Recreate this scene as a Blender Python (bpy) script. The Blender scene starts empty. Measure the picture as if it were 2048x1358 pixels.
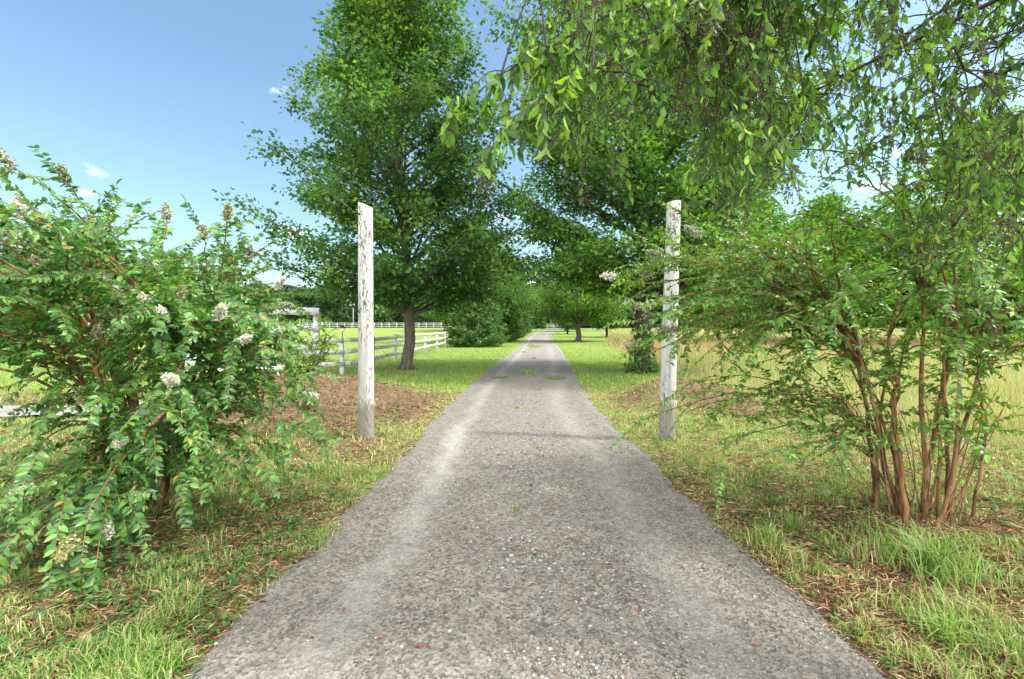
import bpy, math, random
import numpy as np
from mathutils import Vector

random.seed(7)
RS = np.random.RandomState
scene = bpy.context.scene
COL = scene.collection

# ------------------------------------------------------------------ camera
F = 910.0                      # focal length in pixels of a 2048 wide frame
CAMZ = 1.5
HOR = 655.0
cam_d = bpy.data.cameras.new("camera")
cam_d.sensor_width = 36.0
cam_d.lens = F / 2048 * 36.0
cam_d.shift_y = -(679 - HOR) / 2048
cam_d.clip_start = 0.05
cam_d.clip_end = 3000
cam = bpy.data.objects.new("camera", cam_d)
COL.objects.link(cam)
cam.location = (0, 0, CAMZ)
cam.rotation_euler = (math.radians(90), 0, 0)
scene.camera = cam

# ------------------------------------------------------------------ world, sun, exposure
SUN_EL = 50.0
SUN_AZ = 98.0                  # from +Y towards +X
w = bpy.data.worlds.new("World")
scene.world = w
w.use_nodes = True
nt = w.node_tree
nt.nodes.clear()
wo = nt.nodes.new("ShaderNodeOutputWorld")
bg = nt.nodes.new("ShaderNodeBackground")
sky = nt.nodes.new("ShaderNodeTexSky")
sky.sky_type = 'NISHITA'
sky.sun_disc = False
sky.sun_elevation = math.radians(SUN_EL)
sky.sun_rotation = math.radians(SUN_AZ)
sky.air_density = 1.15
sky.dust_density = 1.7
sky.ozone_density = 1.0
tc = nt.nodes.new("ShaderNodeTexCoord")
mp = nt.nodes.new("ShaderNodeMapping")
mp.inputs['Scale'].default_value = (1.0, 1.0, 2.2)
mp.inputs['Location'].default_value = (4.3, 1.7, 0.6)
nz = nt.nodes.new("ShaderNodeTexNoise")
nz.inputs['Scale'].default_value = 6.5
nz.inputs['Detail'].default_value = 7
nz.inputs['Roughness'].default_value = 0.55
cr = nt.nodes.new("ShaderNodeValToRGB")
cr.color_ramp.elements[0].position = 0.61
cr.color_ramp.elements[0].color = (0, 0, 0, 1)
cr.color_ramp.elements[1].position = 0.80
cr.color_ramp.elements[1].color = (0.75, 0.75, 0.75, 1)
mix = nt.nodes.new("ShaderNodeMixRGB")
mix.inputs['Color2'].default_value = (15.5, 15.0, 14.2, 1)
nt.links.new(tc.outputs['Generated'], mp.inputs['Vector'])
nt.links.new(mp.outputs[0], nz.inputs['Vector'])
nt.links.new(nz.outputs['Fac'], cr.inputs['Fac'])
# unseen cloud added overhead and behind as fill light, clear blue to the north
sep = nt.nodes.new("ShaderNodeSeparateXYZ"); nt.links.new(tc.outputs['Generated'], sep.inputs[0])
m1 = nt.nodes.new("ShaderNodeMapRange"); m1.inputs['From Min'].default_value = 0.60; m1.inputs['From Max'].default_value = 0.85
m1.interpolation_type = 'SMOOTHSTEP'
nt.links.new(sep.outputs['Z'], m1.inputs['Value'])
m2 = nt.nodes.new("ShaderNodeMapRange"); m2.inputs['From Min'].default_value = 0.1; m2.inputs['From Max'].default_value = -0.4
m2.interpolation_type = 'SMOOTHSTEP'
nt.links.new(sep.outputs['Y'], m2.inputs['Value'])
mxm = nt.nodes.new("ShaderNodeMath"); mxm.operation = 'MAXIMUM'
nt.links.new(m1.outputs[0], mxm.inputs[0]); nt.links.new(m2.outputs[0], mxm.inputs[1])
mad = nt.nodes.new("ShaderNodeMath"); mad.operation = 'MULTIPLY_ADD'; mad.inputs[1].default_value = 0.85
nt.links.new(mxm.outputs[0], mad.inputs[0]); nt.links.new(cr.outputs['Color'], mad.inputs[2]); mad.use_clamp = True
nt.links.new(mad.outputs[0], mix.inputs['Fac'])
tn = nt.nodes.new("ShaderNodeMixRGB"); tn.blend_type = 'MULTIPLY'; tn.inputs['Fac'].default_value = 1.0
tn.inputs['Color2'].default_value = (0.78, 0.90, 0.90, 1)
nt.links.new(sky.outputs[0], tn.inputs['Color1'])
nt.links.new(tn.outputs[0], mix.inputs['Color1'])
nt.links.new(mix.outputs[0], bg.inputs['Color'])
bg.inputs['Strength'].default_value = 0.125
nt.links.new(bg.outputs[0], wo.inputs['Surface'])

sun_d = bpy.data.lights.new("sun", 'SUN')
sun_d.energy = 2.5
sun_d.angle = math.radians(4.5)
sun_d.color = (1.0, 0.95, 0.86)
sun = bpy.data.objects.new("sun", sun_d)
COL.objects.link(sun)
_el, _az = math.radians(SUN_EL), math.radians(SUN_AZ)
sdir = Vector((math.cos(_el) * math.sin(_az), math.cos(_el) * math.cos(_az), math.sin(_el)))
sun.rotation_euler = sdir.to_track_quat('Z', 'Y').to_euler()
sun.location = (20, -5, 30)

scene.view_settings.view_transform = 'Standard'
scene.view_settings.look = 'None'
scene.view_settings.exposure = 1.18
scene.view_settings.gamma = 1.0
scene.render.resolution_x = 1024
scene.render.resolution_y = 679

# ------------------------------------------------------------------ helpers
def at(px, py, d):
    return np.array([(px - 1024) / F * d, d, CAMZ + (HOR - py) / F * d])

def hash2(ix, iy, seed=0):
    n = (ix.astype(np.int64) * 374761393 + iy.astype(np.int64) * 668265263 + seed * 1442695041) & 0x7fffffff
    n = ((n ^ (n >> 13)) * 1274126177) & 0x7fffffff
    n = n ^ (n >> 16)
    return (n & 0xffff) / 65535.0

def noise2(x, y, seed=0):
    x = np.asarray(x, float); y = np.asarray(y, float)
    ix = np.floor(x); iy = np.floor(y)
    fx = x - ix; fy = y - iy
    fx = fx * fx * (3 - 2 * fx); fy = fy * fy * (3 - 2 * fy)
    a = hash2(ix, iy, seed); b = hash2(ix + 1, iy, seed)
    c = hash2(ix, iy + 1, seed); d = hash2(ix + 1, iy + 1, seed)
    return (a * (1 - fx) + b * fx) * (1 - fy) + (c * (1 - fx) + d * fx) * fy

def fbm(x, y, seed=0, o=4):
    s = 0; a = 0.5; t = 0
    for i in range(o):
        s = s + a * noise2(x * 2 ** i, y * 2 ** i, seed + i * 17); t += a; a *= 0.5
    return s / t

def sstep(a, b, x):
    t = np.clip((x - a) / (b - a), 0, 1)
    return t * t * (3 - 2 * t)

RY = [-12, 1.9, 2.7, 3.8, 5.0, 7.0, 8.3, 14.4, 30, 54, 80, 105, 125, 140]
RL = [-1.45, -1.36, -1.38, -1.32, -1.25, -1.22, -1.18, -0.95, 0.2, 1.5, 3.6, 7.2, 13.5, 24]
RR = [1.7, 1.6, 1.6, 1.53, 1.5, 1.5, 1.52, 1.95, 3.25, 4.7, 7.0, 11.2, 19.5, 40]
def edge_l(y): return np.interp(y, RY, RL)
def edge_r(y): return np.interp(y, RY, RR)

def height(x, y):
    x = np.asarray(x, float); y = np.asarray(y, float)
    z = 1.35 * sstep(30, 150, y) + 0.004 * np.clip(y - 150, 0, 400)
    z = z + 0.52 * np.exp(-((x + 4.3) / 2.0) ** 2 - ((y - 9.4) / 1.7) ** 2) * sstep(0.2, 1.6, edge_l(y) - x)
    z = z + 0.36 * np.exp(-((x - 3.6) / 1.3) ** 2 - ((y - 9.6) / 1.7) ** 2) * sstep(0.2, 1.4, x - edge_r(y))
    return z

def outside(x, y):
    """signed distance (roughly) to the driveway edge, positive on the verge"""
    return np.maximum(edge_l(y) - x, x - edge_r(y))

def ground_z(x, y):
    o = outside(x, y)
    near = sstep(-0.25, 0.25, o)
    b = (fbm(x * 1.7, y * 1.7, 3) - 0.5) * 0.09 + (fbm(x * 7, y * 7, 9, 3) - 0.5) * 0.035
    return height(x, y) - 0.05 * (1 - near) + near * (b * sstep(0, 0.9, o) + 0.012)

def field_l(y):
    return np.interp(y, [5, 7, 10, 15, 20, 27, 39, 60, 100, 150], [6.5, 4.9, 5.0, 5.2, 5.5, 6.6, 8.2, 12, 19, 30])

def tag(o, label=None, cat=None, group=None, kind=None):
    if label: o['label'] = label
    if cat: o['category'] = cat
    if group: o['group'] = group
    if kind: o['kind'] = kind
    return o

def make_mesh(name, V, sizes, loops, col=None, mat=None, smooth=False, attrs=None):
    me = bpy.data.meshes.new(name)
    V = np.asarray(V, dtype=np.float32)
    me.vertices.add(len(V)); me.vertices.foreach_set('co', V.ravel())
    loops = np.asarray(loops, dtype=np.int32); sizes = np.asarray(sizes, dtype=np.int32)
    me.loops.add(len(loops)); me.loops.foreach_set('vertex_index', loops)
    starts = np.concatenate([[0], np.cumsum(sizes)[:-1]]).astype(np.int32)
    me.polygons.add(len(sizes)); me.polygons.foreach_set('loop_start', starts)
    if smooth: me.polygons.foreach_set('use_smooth', np.ones(len(sizes), dtype=bool))
    me.update(calc_edges=True)
    if col is not None:
        a = me.attributes.new('tint', 'FLOAT_COLOR', 'POINT')
        c = np.ones((len(V), 4), dtype=np.float32); c[:, :3] = col
        a.data.foreach_set('color', c.ravel())
    if attrs:
        for k, v in attrs.items():
            a = me.attributes.new(k, 'FLOAT', 'POINT')
            a.data.foreach_set('value', np.asarray(v, dtype=np.float32))
    if mat: me.materials.append(mat)
    me.validate()
    return me

def link(name, me, parent=None, loc=None):
    o = bpy.data.objects.new(name, me)
    COL.objects.link(o)
    if parent: o.parent = parent
    if loc is not None: o.location = loc
    return o

def empty(name, loc=(0, 0, 0), rz=0.0, sc=1.0):
    o = bpy.data.objects.new(name, None)
    COL.objects.link(o); o.location = loc; o.rotation_euler = (0, 0, rz); o.scale = (sc, sc, sc)
    o.empty_display_size = 0.2
    return o

class Geo:
    """collects polygons, one mesh at the end"""
    def __init__(s): s.V = []; s.S = []; s.L = []; s.C = []; s.n = 0
    def add(s, V, sizes, loops, col=(1, 1, 1)):
        V = np.asarray(V, float)
        s.V.append(V); s.S.append(np.asarray(sizes)); s.L.append(np.asarray(loops) + s.n)
        c = np.empty((len(V), 3)); c[:] = col; s.C.append(c); s.n += len(V)
    def tube(s, P, R, n=6, col=(1, 1, 1), cap=True):
        P = np.asarray(P, float); m = len(P)
        R = np.broadcast_to(np.asarray(R, float), (m,))
        T = np.gradient(P, axis=0); T /= np.linalg.norm(T, axis=1)[:, None] + 1e-9
        ref = np.array([1., 0, 0]) if abs(T[0][0]) < 0.8 else np.array([0, 1., 0])
        A = np.cross(T, ref); A /= np.linalg.norm(A, axis=1)[:, None] + 1e-9
        B = np.cross(T, A)
        th = np.arange(n) * 2 * math.pi / n
        V = P[:, None, :] + R[:, None, None] * (np.cos(th)[None, :, None] * A[:, None, :] + np.sin(th)[None, :, None] * B[:, None, :])
        V = V.reshape(-1, 3)
        i = np.arange(m - 1)[:, None] * n; j = np.arange(n)[None, :]; k = (j + 1) % n
        q = np.stack([i + j, i + k, i + n + k, i + n + j], -1).reshape(-1)
        sizes = [4] * ((m - 1) * n); loops = list(q)
        if cap:
            sizes += [n, n]; loops += list(range(n - 1, -1, -1)) + list(range((m - 1) * n, m * n))
        s.add(V, sizes, loops, col)
    def box(s, p, q, w, t, col=(1, 1, 1), jit=0.0, n=1):
        """board from p to q, height w (z) and thickness t"""
        p = np.asarray(p, float); q = np.asarray(q, float)
        d = q - p; d /= np.linalg.norm(d)
        up = np.array([0, 0, 1.]) if abs(d[2]) < 0.9 else np.array([0, 1., 0])
        sd = np.cross(d, up); sd /= np.linalg.norm(sd); up = np.cross(sd, d)
        V = []
        for f in np.linspace(0, 1, n + 1):
            c = p + (q - p) * f + up * random.uniform(-jit, jit) + sd * random.uniform(-jit, jit)
            for a, b in ((-1, -1), (1, -1), (1, 1), (-1, 1)):
                V.append(c + sd * a * t / 2 + up * b * w / 2)
        sz = []; L = []
        for k in range(n):
            b = k * 4
            for j in range(4):
                jj = (j + 1) % 4
                L += [b + j, b + 4 + j, b + 4 + jj, b + jj]; sz.append(4)
        L += [0, 1, 2, 3, 4 * n + 3, 4 * n + 2, 4 * n + 1, 4 * n]; sz += [4, 4]
        s.add(V, sz, L, col)
    def mesh(s, name, mat, smooth=False):
        return make_mesh(name, np.concatenate(s.V), np.concatenate(s.S), np.concatenate(s.L), np.concatenate(s.C), mat, smooth)

# leaf templates: (x along, y across, z up) ; faces
T_DIAMOND = (np.array([[0, 0, 0], [.45, -.5, .06], [1, 0, -.08], [.45, .5, .06]]), [[0, 1, 2], [0, 2, 3]])
T_MAPLE = (np.array([[0, 0, 0], [.15, -.55, .03], [.42, -.22, .04], [.75, -.42, 0], [1, 0, -.1], [.75, .42, 0], [.42, .22, .04], [.15, .55, .03]]),
           [[0, 1, 2], [0, 2, 6], [0, 6, 7], [2, 3, 4], [2, 4, 6], [6, 4, 5]])
T_LANCE = (np.array([[0, 0, 0], [.32, 0, .0], [.7, 0, -.05], [1, 0, -.16],
                     [.3, -.5, .09], [.68, -.40, .03], [.3, .5, .09], [.68, .40, .03]]),
           [[0, 4, 1], [1, 4, 5, 2], [2, 5, 3], [0, 1, 6], [1, 2, 7, 6], [2, 3, 7]])

def leaves(tpl, P, D, N, L, W, col):
    """P positions, D direction, N normal, L length, W width; returns V, sizes, loops, col"""
    TV, TF = tpl
    P = np.asarray(P, float); n = len(P); k = len(TV)
    D = D / (np.linalg.norm(D, axis=1)[:, None] + 1e-9)
    S = np.cross(N, D); S /= np.linalg.norm(S, axis=1)[:, None] + 1e-9
    U = np.cross(D, S)
    L = np.broadcast_to(L, (n,)); W = np.broadcast_to(W, (n,))
    V = P[:, None, :] + TV[None, :, 0, None] * (D * L[:, None])[:, None, :] + TV[None, :, 1, None] * (S * W[:, None])[:, None, :] \
        + TV[None, :, 2, None] * (U * L[:, None])[:, None, :]
    fl = np.concatenate([np.array(f) for f in TF]); fs = np.array([len(f) for f in TF])
    loops = (fl[None, :] + (np.arange(n) * k)[:, None]).ravel()
    sizes = np.tile(fs, n)
    C = np.repeat(np.asarray(col, float).reshape(n, 3), k, axis=0)
    return V.reshape(-1, 3), sizes, loops, C

def rand_unit(r, n):
    v = r.normal(size=(n, 3)); return v / np.linalg.norm(v, axis=1)[:, None]

# ------------------------------------------------------------------ materials
def new_mat(name):
    m = bpy.data.materials.new(name); m.use_nodes = True
    nt = m.node_tree; nt.nodes.clear()
    out = nt.nodes.new("ShaderNodeOutputMaterial")
    p = nt.nodes.new("ShaderNodeBsdfPrincipled")
    nt.links.new(p.outputs[0], out.inputs['Surface'])
    return m, nt, p, out

def N(nt, typ, **kw):
    n = nt.nodes.new(typ)
    for k, v in kw.items():
        if k in n.inputs: n.inputs[k].default_value = v
        else: setattr(n, k, v)
    return n

def ramp(nt, src, stops):
    r = nt.nodes.new("ShaderNodeValToRGB")
    while len(r.color_ramp.elements) < len(stops): r.color_ramp.elements.new(0.5)
    for e, (p, c) in zip(r.color_ramp.elements, stops):
        e.position = p; e.color = (*c, 1) if len(c) == 3 else c
    nt.links.new(src, r.inputs['Fac'])
    return r.outputs['Color']

def mixc(nt, fac, a, b, typ='MIX'):
    m = nt.nodes.new("ShaderNodeMixRGB"); m.blend_type = typ
    for s, v in (('Fac', fac), ('Color1', a), ('Color2', b)):
        if isinstance(v, (int, float)): m.inputs[s].default_value = v
        elif isinstance(v, tuple): m.inputs[s].default_value = (*v, 1)
        else: nt.links.new(v, m.inputs[s])
    return m.outputs[0]

def objcoord(nt, scale=(1, 1, 1)):
    t = nt.nodes.new("ShaderNodeTexCoord"); m = nt.nodes.new("ShaderNodeMapping")
    m.inputs['Scale'].default_value = scale
    nt.links.new(t.outputs['Object'], m.inputs['Vector'])
    return m.outputs[0]

def noise_n(nt, vec, scale, detail=4, rough=0.55):
    n = N(nt, "ShaderNodeTexNoise"); n.inputs['Scale'].default_value = scale
    n.inputs['Detail'].default_value = detail; n.inputs['Roughness'].default_value = rough
    nt.links.new(vec, n.inputs['Vector'])
    return n.outputs['Fac']

def bump(nt, p, src, strength, dist):
    b = N(nt, "ShaderNodeBump"); b.inputs['Strength'].default_value = strength; b.inputs['Distance'].default_value = dist
    nt.links.new(src, b.inputs['Height']); nt.links.new(b.outputs[0], p.inputs['Normal'])
    return b

def leaf_mat(name, rough=0.45, trans=0.35, spec=0.4, tcol=(1.25, 1.35, 0.45)):
    m, nt, p, out = new_mat(name)
    a = N(nt, "ShaderNodeAttribute", attribute_name='tint')
    p.inputs['Roughness'].default_value = rough
    p.inputs['Specular IOR Level'].default_value = spec
    nt.links.new(a.outputs['Color'], p.inputs['Base Color'])
    t = N(nt, "ShaderNodeBsdfTranslucent")
    nt.links.new(mixc(nt, 1.0, a.outputs['Color'], tcol, 'MULTIPLY'), t.inputs['Color'])
    mx = N(nt, "ShaderNodeMixShader"); mx.inputs[0].default_value = trans
    nt.links.new(p.outputs[0], mx.inputs[1]); nt.links.new(t.outputs[0], mx.inputs[2])
    nt.links.new(mx.outputs[0], out.inputs['Surface'])
    return m

def bark_mat(name, c1, c2, scale=(14, 14, 3), spots=None, tinted=False):
    m, nt, p, out = new_mat(name)
    v = objcoord(nt, scale)
    n = noise_n(nt, v, 1.0, 6, 0.65)
    c = ramp(nt, n, [(0.3, c1), (0.7, c2)])
    if spots:
        n2 = noise_n(nt, objcoord(nt, (16, 16, 11)), 1.0, 3)
        c = mixc(nt, ramp(nt, n2, [(0.6, (0, 0, 0)), (0.75, (.7, .7, .7))]), c, spots)
    if tinted:
        a = N(nt, "ShaderNodeAttribute", attribute_name='tint'); c = mixc(nt, 1.0, c, a.outputs['Color'], 'MULTIPLY')
        n5 = noise_n(nt, objcoord(nt, (11, 11, 5)), 1.0, 4)
        c = mixc(nt, ramp(nt, n5, [(0.52, (0, 0, 0)), (0.56, (.7, .7, .7))]), c, (0.36, 0.22, 0.12))
        c = mixc(nt, ramp(nt, n5, [(0.36, (.85, .85, .85)), (0.40, (0, 0, 0))]), c, (0.055, 0.038, 0.03))
    nt.links.new(c, p.inputs['Base Color']); p.inputs['Roughness'].default_value = 0.9
    bump(nt, p, n, 0.8, 0.02)
    return m

def paint_mat(name, white, wood, amount, scale=(30, 30, 5), streak=False):
    """weathered white paint, bare wood showing through along the grain"""
    m, nt, p, out = new_mat(name)
    v = objcoord(nt, scale)
    n = noise_n(nt, v, 1.0, 7, 0.7)
    n2 = noise_n(nt, objcoord(nt, (2.2, 2.2, 1.3)), 1.0, 3)
    mth = N(nt, "ShaderNodeMath", operation='ADD'); nt.links.new(n, mth.inputs[0])
    sc = N(nt, "ShaderNodeMath", operation='MULTIPLY_ADD'); nt.links.new(n2, sc.inputs[0]); sc.inputs[1].default_value = 0.5; sc.inputs[2].default_value = -0.25
    nt.links.new(sc.outputs[0], mth.inputs[1])
    mask = ramp(nt, mth.outputs[0], [(0.62 - amount, (0, 0, 0)), (0.655 - amount, (1, 1, 1))])
    n3 = noise_n(nt, objcoord(nt, (12, 12, 1.5)), 1.0, 5)
    base = mixc(nt, n3, white, tuple(c * 0.72 for c in white))
    n4 = noise_n(nt, objcoord(nt, (60, 60, 9)), 1.0, 4)
    wd = mixc(nt, n4, wood, tuple(c * 0.35 for c in wood))
    if streak:
        n6 = noise_n(nt, objcoord(nt, (24, 24, 1.6)), 1.0, 5, .7)
        base = mixc(nt, ramp(nt, n6, [(0.45, (0, 0, 0)), (0.66, (.75, .75, .75))]), base, (0.33, 0.32, 0.30))
        tcz = N(nt, "ShaderNodeTexCoord"); sz_ = N(nt, "ShaderNodeSeparateXYZ"); nt.links.new(tcz.outputs['Object'], sz_.inputs[0])
        ad = N(nt, "ShaderNodeMath", operation='MULTIPLY_ADD'); nt.links.new(n, ad.inputs[0]); ad.inputs[1].default_value = -0.9; nt.links.new(sz_.outputs['Z'], ad.inputs[2])
        base = mixc(nt, ramp(nt, ad.outputs[0], [(0.0, (.75, .75, .75)), (0.12, (0, 0, 0))]), base, (0.16, 0.14, 0.10))
    nt.links.new(mixc(nt, mask, base, wd), p.inputs['Base Color'])
    p.inputs['Roughness'].default_value = 0.75
    bump(nt, p, mth.outputs[0], 0.5, 0.006)
    return m

def plain_mat(name, c, rough=0.6, metal=0.0, var=0.25, sc=8):
    m, nt, p, out = new_mat(name)
    n = noise_n(nt, objcoord(nt, (sc, sc, sc)), 1.0, 4)
    nt.links.new(mixc(nt, n, tuple(x * (1 - var) for x in c), tuple(x * (1 + var) for x in c)), p.inputs['Base Color'])
    p.inputs['Roughness'].default_value = rough; p.inputs['Metallic'].default_value = metal
    return m

M = {}
M['maple'] = leaf_mat('maple_leaves', 0.5, 0.46, 0.35)
M['myrtle'] = leaf_mat('myrtle_leaves', 0.36, 0.34, 0.5)
M['cherry'] = leaf_mat('drooping_leaves', 0.5, 0.5, 0.3)
M['needle'] = leaf_mat('spruce_needles', 0.6, 0.15, 0.25, (1.1, 1.2, .6))
M['blade'] = leaf_mat('grass_blades', 0.55, 0.35, 0.25, (1.15, 1.2, .6))
M['straw'] = leaf_mat('dry_straw', 0.8, 0.15, 0.1, (1.1, 1, .8))
M['petal'] = leaf_mat('petals', 0.7, 0.3, 0.2, (1, 1, 1))
M['maple_bark'] = bark_mat('maple_bark', (0.035, 0.028, 0.022), (0.13, 0.115, 0.095), spots=(0.22, 0.25, 0.2))
M['dark_bark'] = bark_mat('dark_bark', (0.02, 0.016, 0.013), (0.075, 0.06, 0.05))
M['myrtle_bark'] = bark_mat('myrtle_bark', (0.05, 0.026, 0.016), (0.36, 0.20, 0.095), (26, 26, 2.5), tinted=True)
M['berry'] = plain_mat('berry', (0.085, 0.04, 0.045), 0.4, 0, 0.5, 40)
M['post'] = paint_mat('flaking_paint', (0.60, 0.61, 0.61), (0.17, 0.16, 0.145), 0.075, (46, 46, 13), True)
M['fence'] = paint_mat('fence_paint', (0.64, 0.64, 0.67), (0.18, 0.16, 0.15), 0.06, (8, 8, 26))
M['farfence'] = plain_mat('far_fence_paint', (0.75, 0.75, 0.75), 0.6, 0, 0.1)
M['metal'] = plain_mat('dark_metal', (0.03, 0.03, 0.032), 0.45, 0.3)
M['rust'] = plain_mat('rusty_steel', (0.1, 0.05, 0.03), 0.7, 0.3)
M['glass'] = plain_mat('frosted_glass', (0.65, 0.66, 0.6), 0.25, 0, 0.05)
M['stone'] = leaf_mat('gravel_stones', 0.85, 0.0, 0.2)

# ------------------------------------------------------------------ ground
def grow(a, b, step, far, g):
    """coordinates dense in [a,b], growing outwards to far"""
    c = list(np.arange(a, b, step)); s = step; x = c[-1]
    while x < far:
        s *= g; x += s; c.append(x)
    return c
xs_r = grow(0, 6.5, 0.085, 900, 1.07)
xs = np.array([-x for x in xs_r[:0:-1]] + xs_r)
ys = np.array(sorted([-1.0 - 0.5 * 1.2 ** k * 1.5 for k in range(22)]) + grow(-1.0, 13, 0.085, 1500, 1.045))
X, Y = np.meshgrid(xs, ys)
Z = ground_z(X, Y)
GV = np.stack([X.ravel(), Y.ravel(), Z.ravel()], 1)
nx, ny = len(xs), len(ys)
ii = (np.arange(ny - 1)[:, None] * nx + np.arange(nx - 1)[None, :])
q = np.stack([ii, ii + 1, ii + nx + 1, ii + nx], -1).reshape(-1)

def zones(x, y):
    """colour zones of the verge: litter (0..1 brown straw), lawn (mown), tall (field)"""
    o = outside(x, y)
    n = fbm(x * 0.9, y * 0.9, 21); n2 = fbm(x * 3.1, y * 3.1, 33)
    mound = np.exp(-((x + 4.0) / 2.3) ** 2 - ((y - 8.6) / 1.9) ** 2) * 1.35 + 0.85 * np.exp(-((x - 3.5) / 1.2) ** 2 - ((y - 8.7) / 1.3) ** 2)
    litter = 0.35 * (1 - sstep(9, 13, y))
    litter = litter + 0.75 * np.exp(-((x - 2.6) / 1.0) ** 2 - ((y - 2.9) / 0.9) ** 2) + 0.45 * np.exp(-((x + 2.4) / 1.2) ** 2 - ((y - 3.0) / 0.9) ** 2)
    litter = litter + mound * sstep(0.2, 0.8, o + 0.5 * (n - .5))
    litter = litter + (n - 0.5) * 1.1 + (n2 - 0.5) * 0.9 * (1 - sstep(12, 20, y))
    lawn = sstep(9.5, 12.5, y)
    litter = np.clip(litter, 0, 1) * (1 - 0.93 * lawn)
    tall = sstep(-0.3, 0.5, x - field_l(y) + 0.8 * (n - .5))
    return litter, lawn, tall
lit_, lawn_, tall_ = zones(GV[:, 0], GV[:, 1])

gm, nt, p, out = new_mat('verge_ground')
co = objcoord(nt)
n_f = noise_n(nt, co, 55, 6, 0.7)
n_m = noise_n(nt, co, 6, 5, 0.6)
n_l = noise_n(nt, co, 0.35, 4, 0.6)
n_fl = noise_n(nt, co, 2.5, 6, 0.75)
soil = ramp(nt, n_f, [(0.3, (0.04, 0.027, 0.02)), (0.5, (0.14, 0.088, 0.058)), (0.7, (0.32, 0.23, 0.15))])
soil2 = ramp(nt, n_f, [(0.3, (0.06, 0.08, 0.025)), (0.52, (0.17, 0.21, 0.055)), (0.72, (0.36, 0.34, 0.16))])
a_l = N(nt, "ShaderNodeAttribute", attribute_name='litter')
a_w = N(nt, "ShaderNodeAttribute", attribute_name='lawn')
a_t = N(nt, "ShaderNodeAttribute", attribute_name='tall')
verge = mixc(nt, a_l.outputs['Fac'], soil2, soil)
lawnc = mixc(nt, n_l, (0.12, 0.21, 0.04), (0.24, 0.31, 0.08))
lawnc = mixc(nt, ramp(nt, n_fl, [(0.35, (0, 0, 0)), (0.7, (1, 1, 1))]), lawnc, (0.17, 0.25, 0.05))
lawnc = mixc(nt, 0.5, lawnc, mixc(nt, n_f, (0.05, 0.08, 0.015), (0.26, 0.32, 0.08)))
c = mixc(nt, a_w.outputs['Fac'], verge, lawnc)
tallc = mixc(nt, ramp(nt, noise_n(nt, co, 0.12, 3), [(0.4, (0, 0, 0)), (0.62, (1, 1, 1))]), (0.17, 0.2, 0.06), (0.3, 0.22, 0.13))
tallc = mixc(nt, n_f, mixc(nt, 0.5, tallc, (0.05, 0.05, 0.02)), tallc)
c = mixc(nt, a_t.outputs['Fac'], c, tallc)
nt.links.new(c, p.inputs['Base Color']); p.inputs['Roughness'].default_value = 0.95
p.inputs['Specular IOR Level'].default_value = 0.1
bump(nt, p, n_f, 0.7, 0.02)
me = make_mesh('ground', GV, [4] * ((nx - 1) * (ny - 1)), q, None, gm, True, {'litter': lit_, 'lawn': lawn_, 'tall': tall_})
tag(link('ground', me), kind='structure')

# ------------------------------------------------------------------ driveway
ry = np.concatenate([np.arange(-12, 0.5, 0.25), np.arange(0.5, 16, 0.07), np.arange(16, 40, 0.3), np.arange(40, 141, 1.0)])
ru = np.linspace(-1.06, 1.06, 46)
U, YY = np.meshgrid(ru, ry)
eL = edge_l(YY) - 0.06 + (fbm(YY * 1.3, YY * 0 + 3, 5) - .5) * 0.24 + (noise2(YY * 7, YY * 0, 6) - .5) * 0.10
eR = edge_r(YY) + 0.06 + (fbm(YY * 1.3, YY * 0 + 9, 8) - .5) * 0.24 + (noise2(YY * 7, YY * 0 + 5, 6) - .5) * 0.10
XX = (eL + eR) / 2 + U * (eR - eL) / 2
cu = np.clip(np.abs(U), 0, 1.06)
ZZ = height(XX, YY) + 0.018 - 0.05 * sstep(0.9, 1.06, cu) - 0.014 * np.exp(-((np.abs(U) - 0.55) / 0.16) ** 2)
ZZ = ZZ + (fbm(XX * 5, YY * 5, 12, 4) - .5) * 0.012 + (fbm(XX * 0.8, YY * 0.8, 14, 2) - .5) * 0.02
for (cx_, cy_, ax_, ay_) in ((1.27, 13.7, .40, .62), (-0.36, 13.9, .27, .42)):
    ZZ = ZZ - 0.05 * np.exp(-(((XX - cx_) / ax_) ** 2 + ((YY - cy_) / ay_) ** 2))
RV = np.stack([XX.ravel(), YY.ravel(), ZZ.ravel()], 1)
nu = len(ru)
ii = (np.arange(len(ry) - 1)[:, None] * nu + np.arange(nu - 1)[None, :])
q = np.stack([ii, ii + 1, ii + nu + 1, ii + nu], -1).reshape(-1)
def dustf(x, y, u):
    d = 0.85 * np.exp(-((u + 0.60 + 0.03 * np.sin(y * 1.3)) / 0.085) ** 2) * (0.35 + 0.9 * fbm(x * 1.5, y * 0.5, 44))
    d = d + 1.0 * np.exp(-((x + 0.80) / 0.10) ** 2 - ((y - 6.2) / 0.55) ** 2)
    d = d + 0.75 * np.exp(-((u - 0.55 + 0.04 * np.sin(y * .9)) / 0.13) ** 2) * fbm(x * 1.5, y * 0.5, 47)
    d = d + 0.22 * sstep(.8, 1, np.abs(u)) + 0.5 * np.exp(-((x - 1.2) / 0.8) ** 2 - ((y - 13.9) / 0.9) ** 2)
    return np.clip(d + 0.25 * sstep(16, 22, y), 0, 1)
rm, nt, p, out = new_mat('gravel_road')
co = objcoord(nt)
vor = N(nt, "ShaderNodeTexVoronoi"); vor.inputs['Scale'].default_value = 62; nt.links.new(co, vor.inputs['Vector'])
vor2 = N(nt, "ShaderNodeTexVoronoi"); vor2.inputs['Scale'].default_value = 48; nt.links.new(co, vor2.inputs['Vector'])
n_f = noise_n(nt, co, 120, 5, 0.75); n_m = noise_n(nt, co, 9, 6, 0.7); n_l = noise_n(nt, co, 1.1, 4, 0.6)
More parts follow.
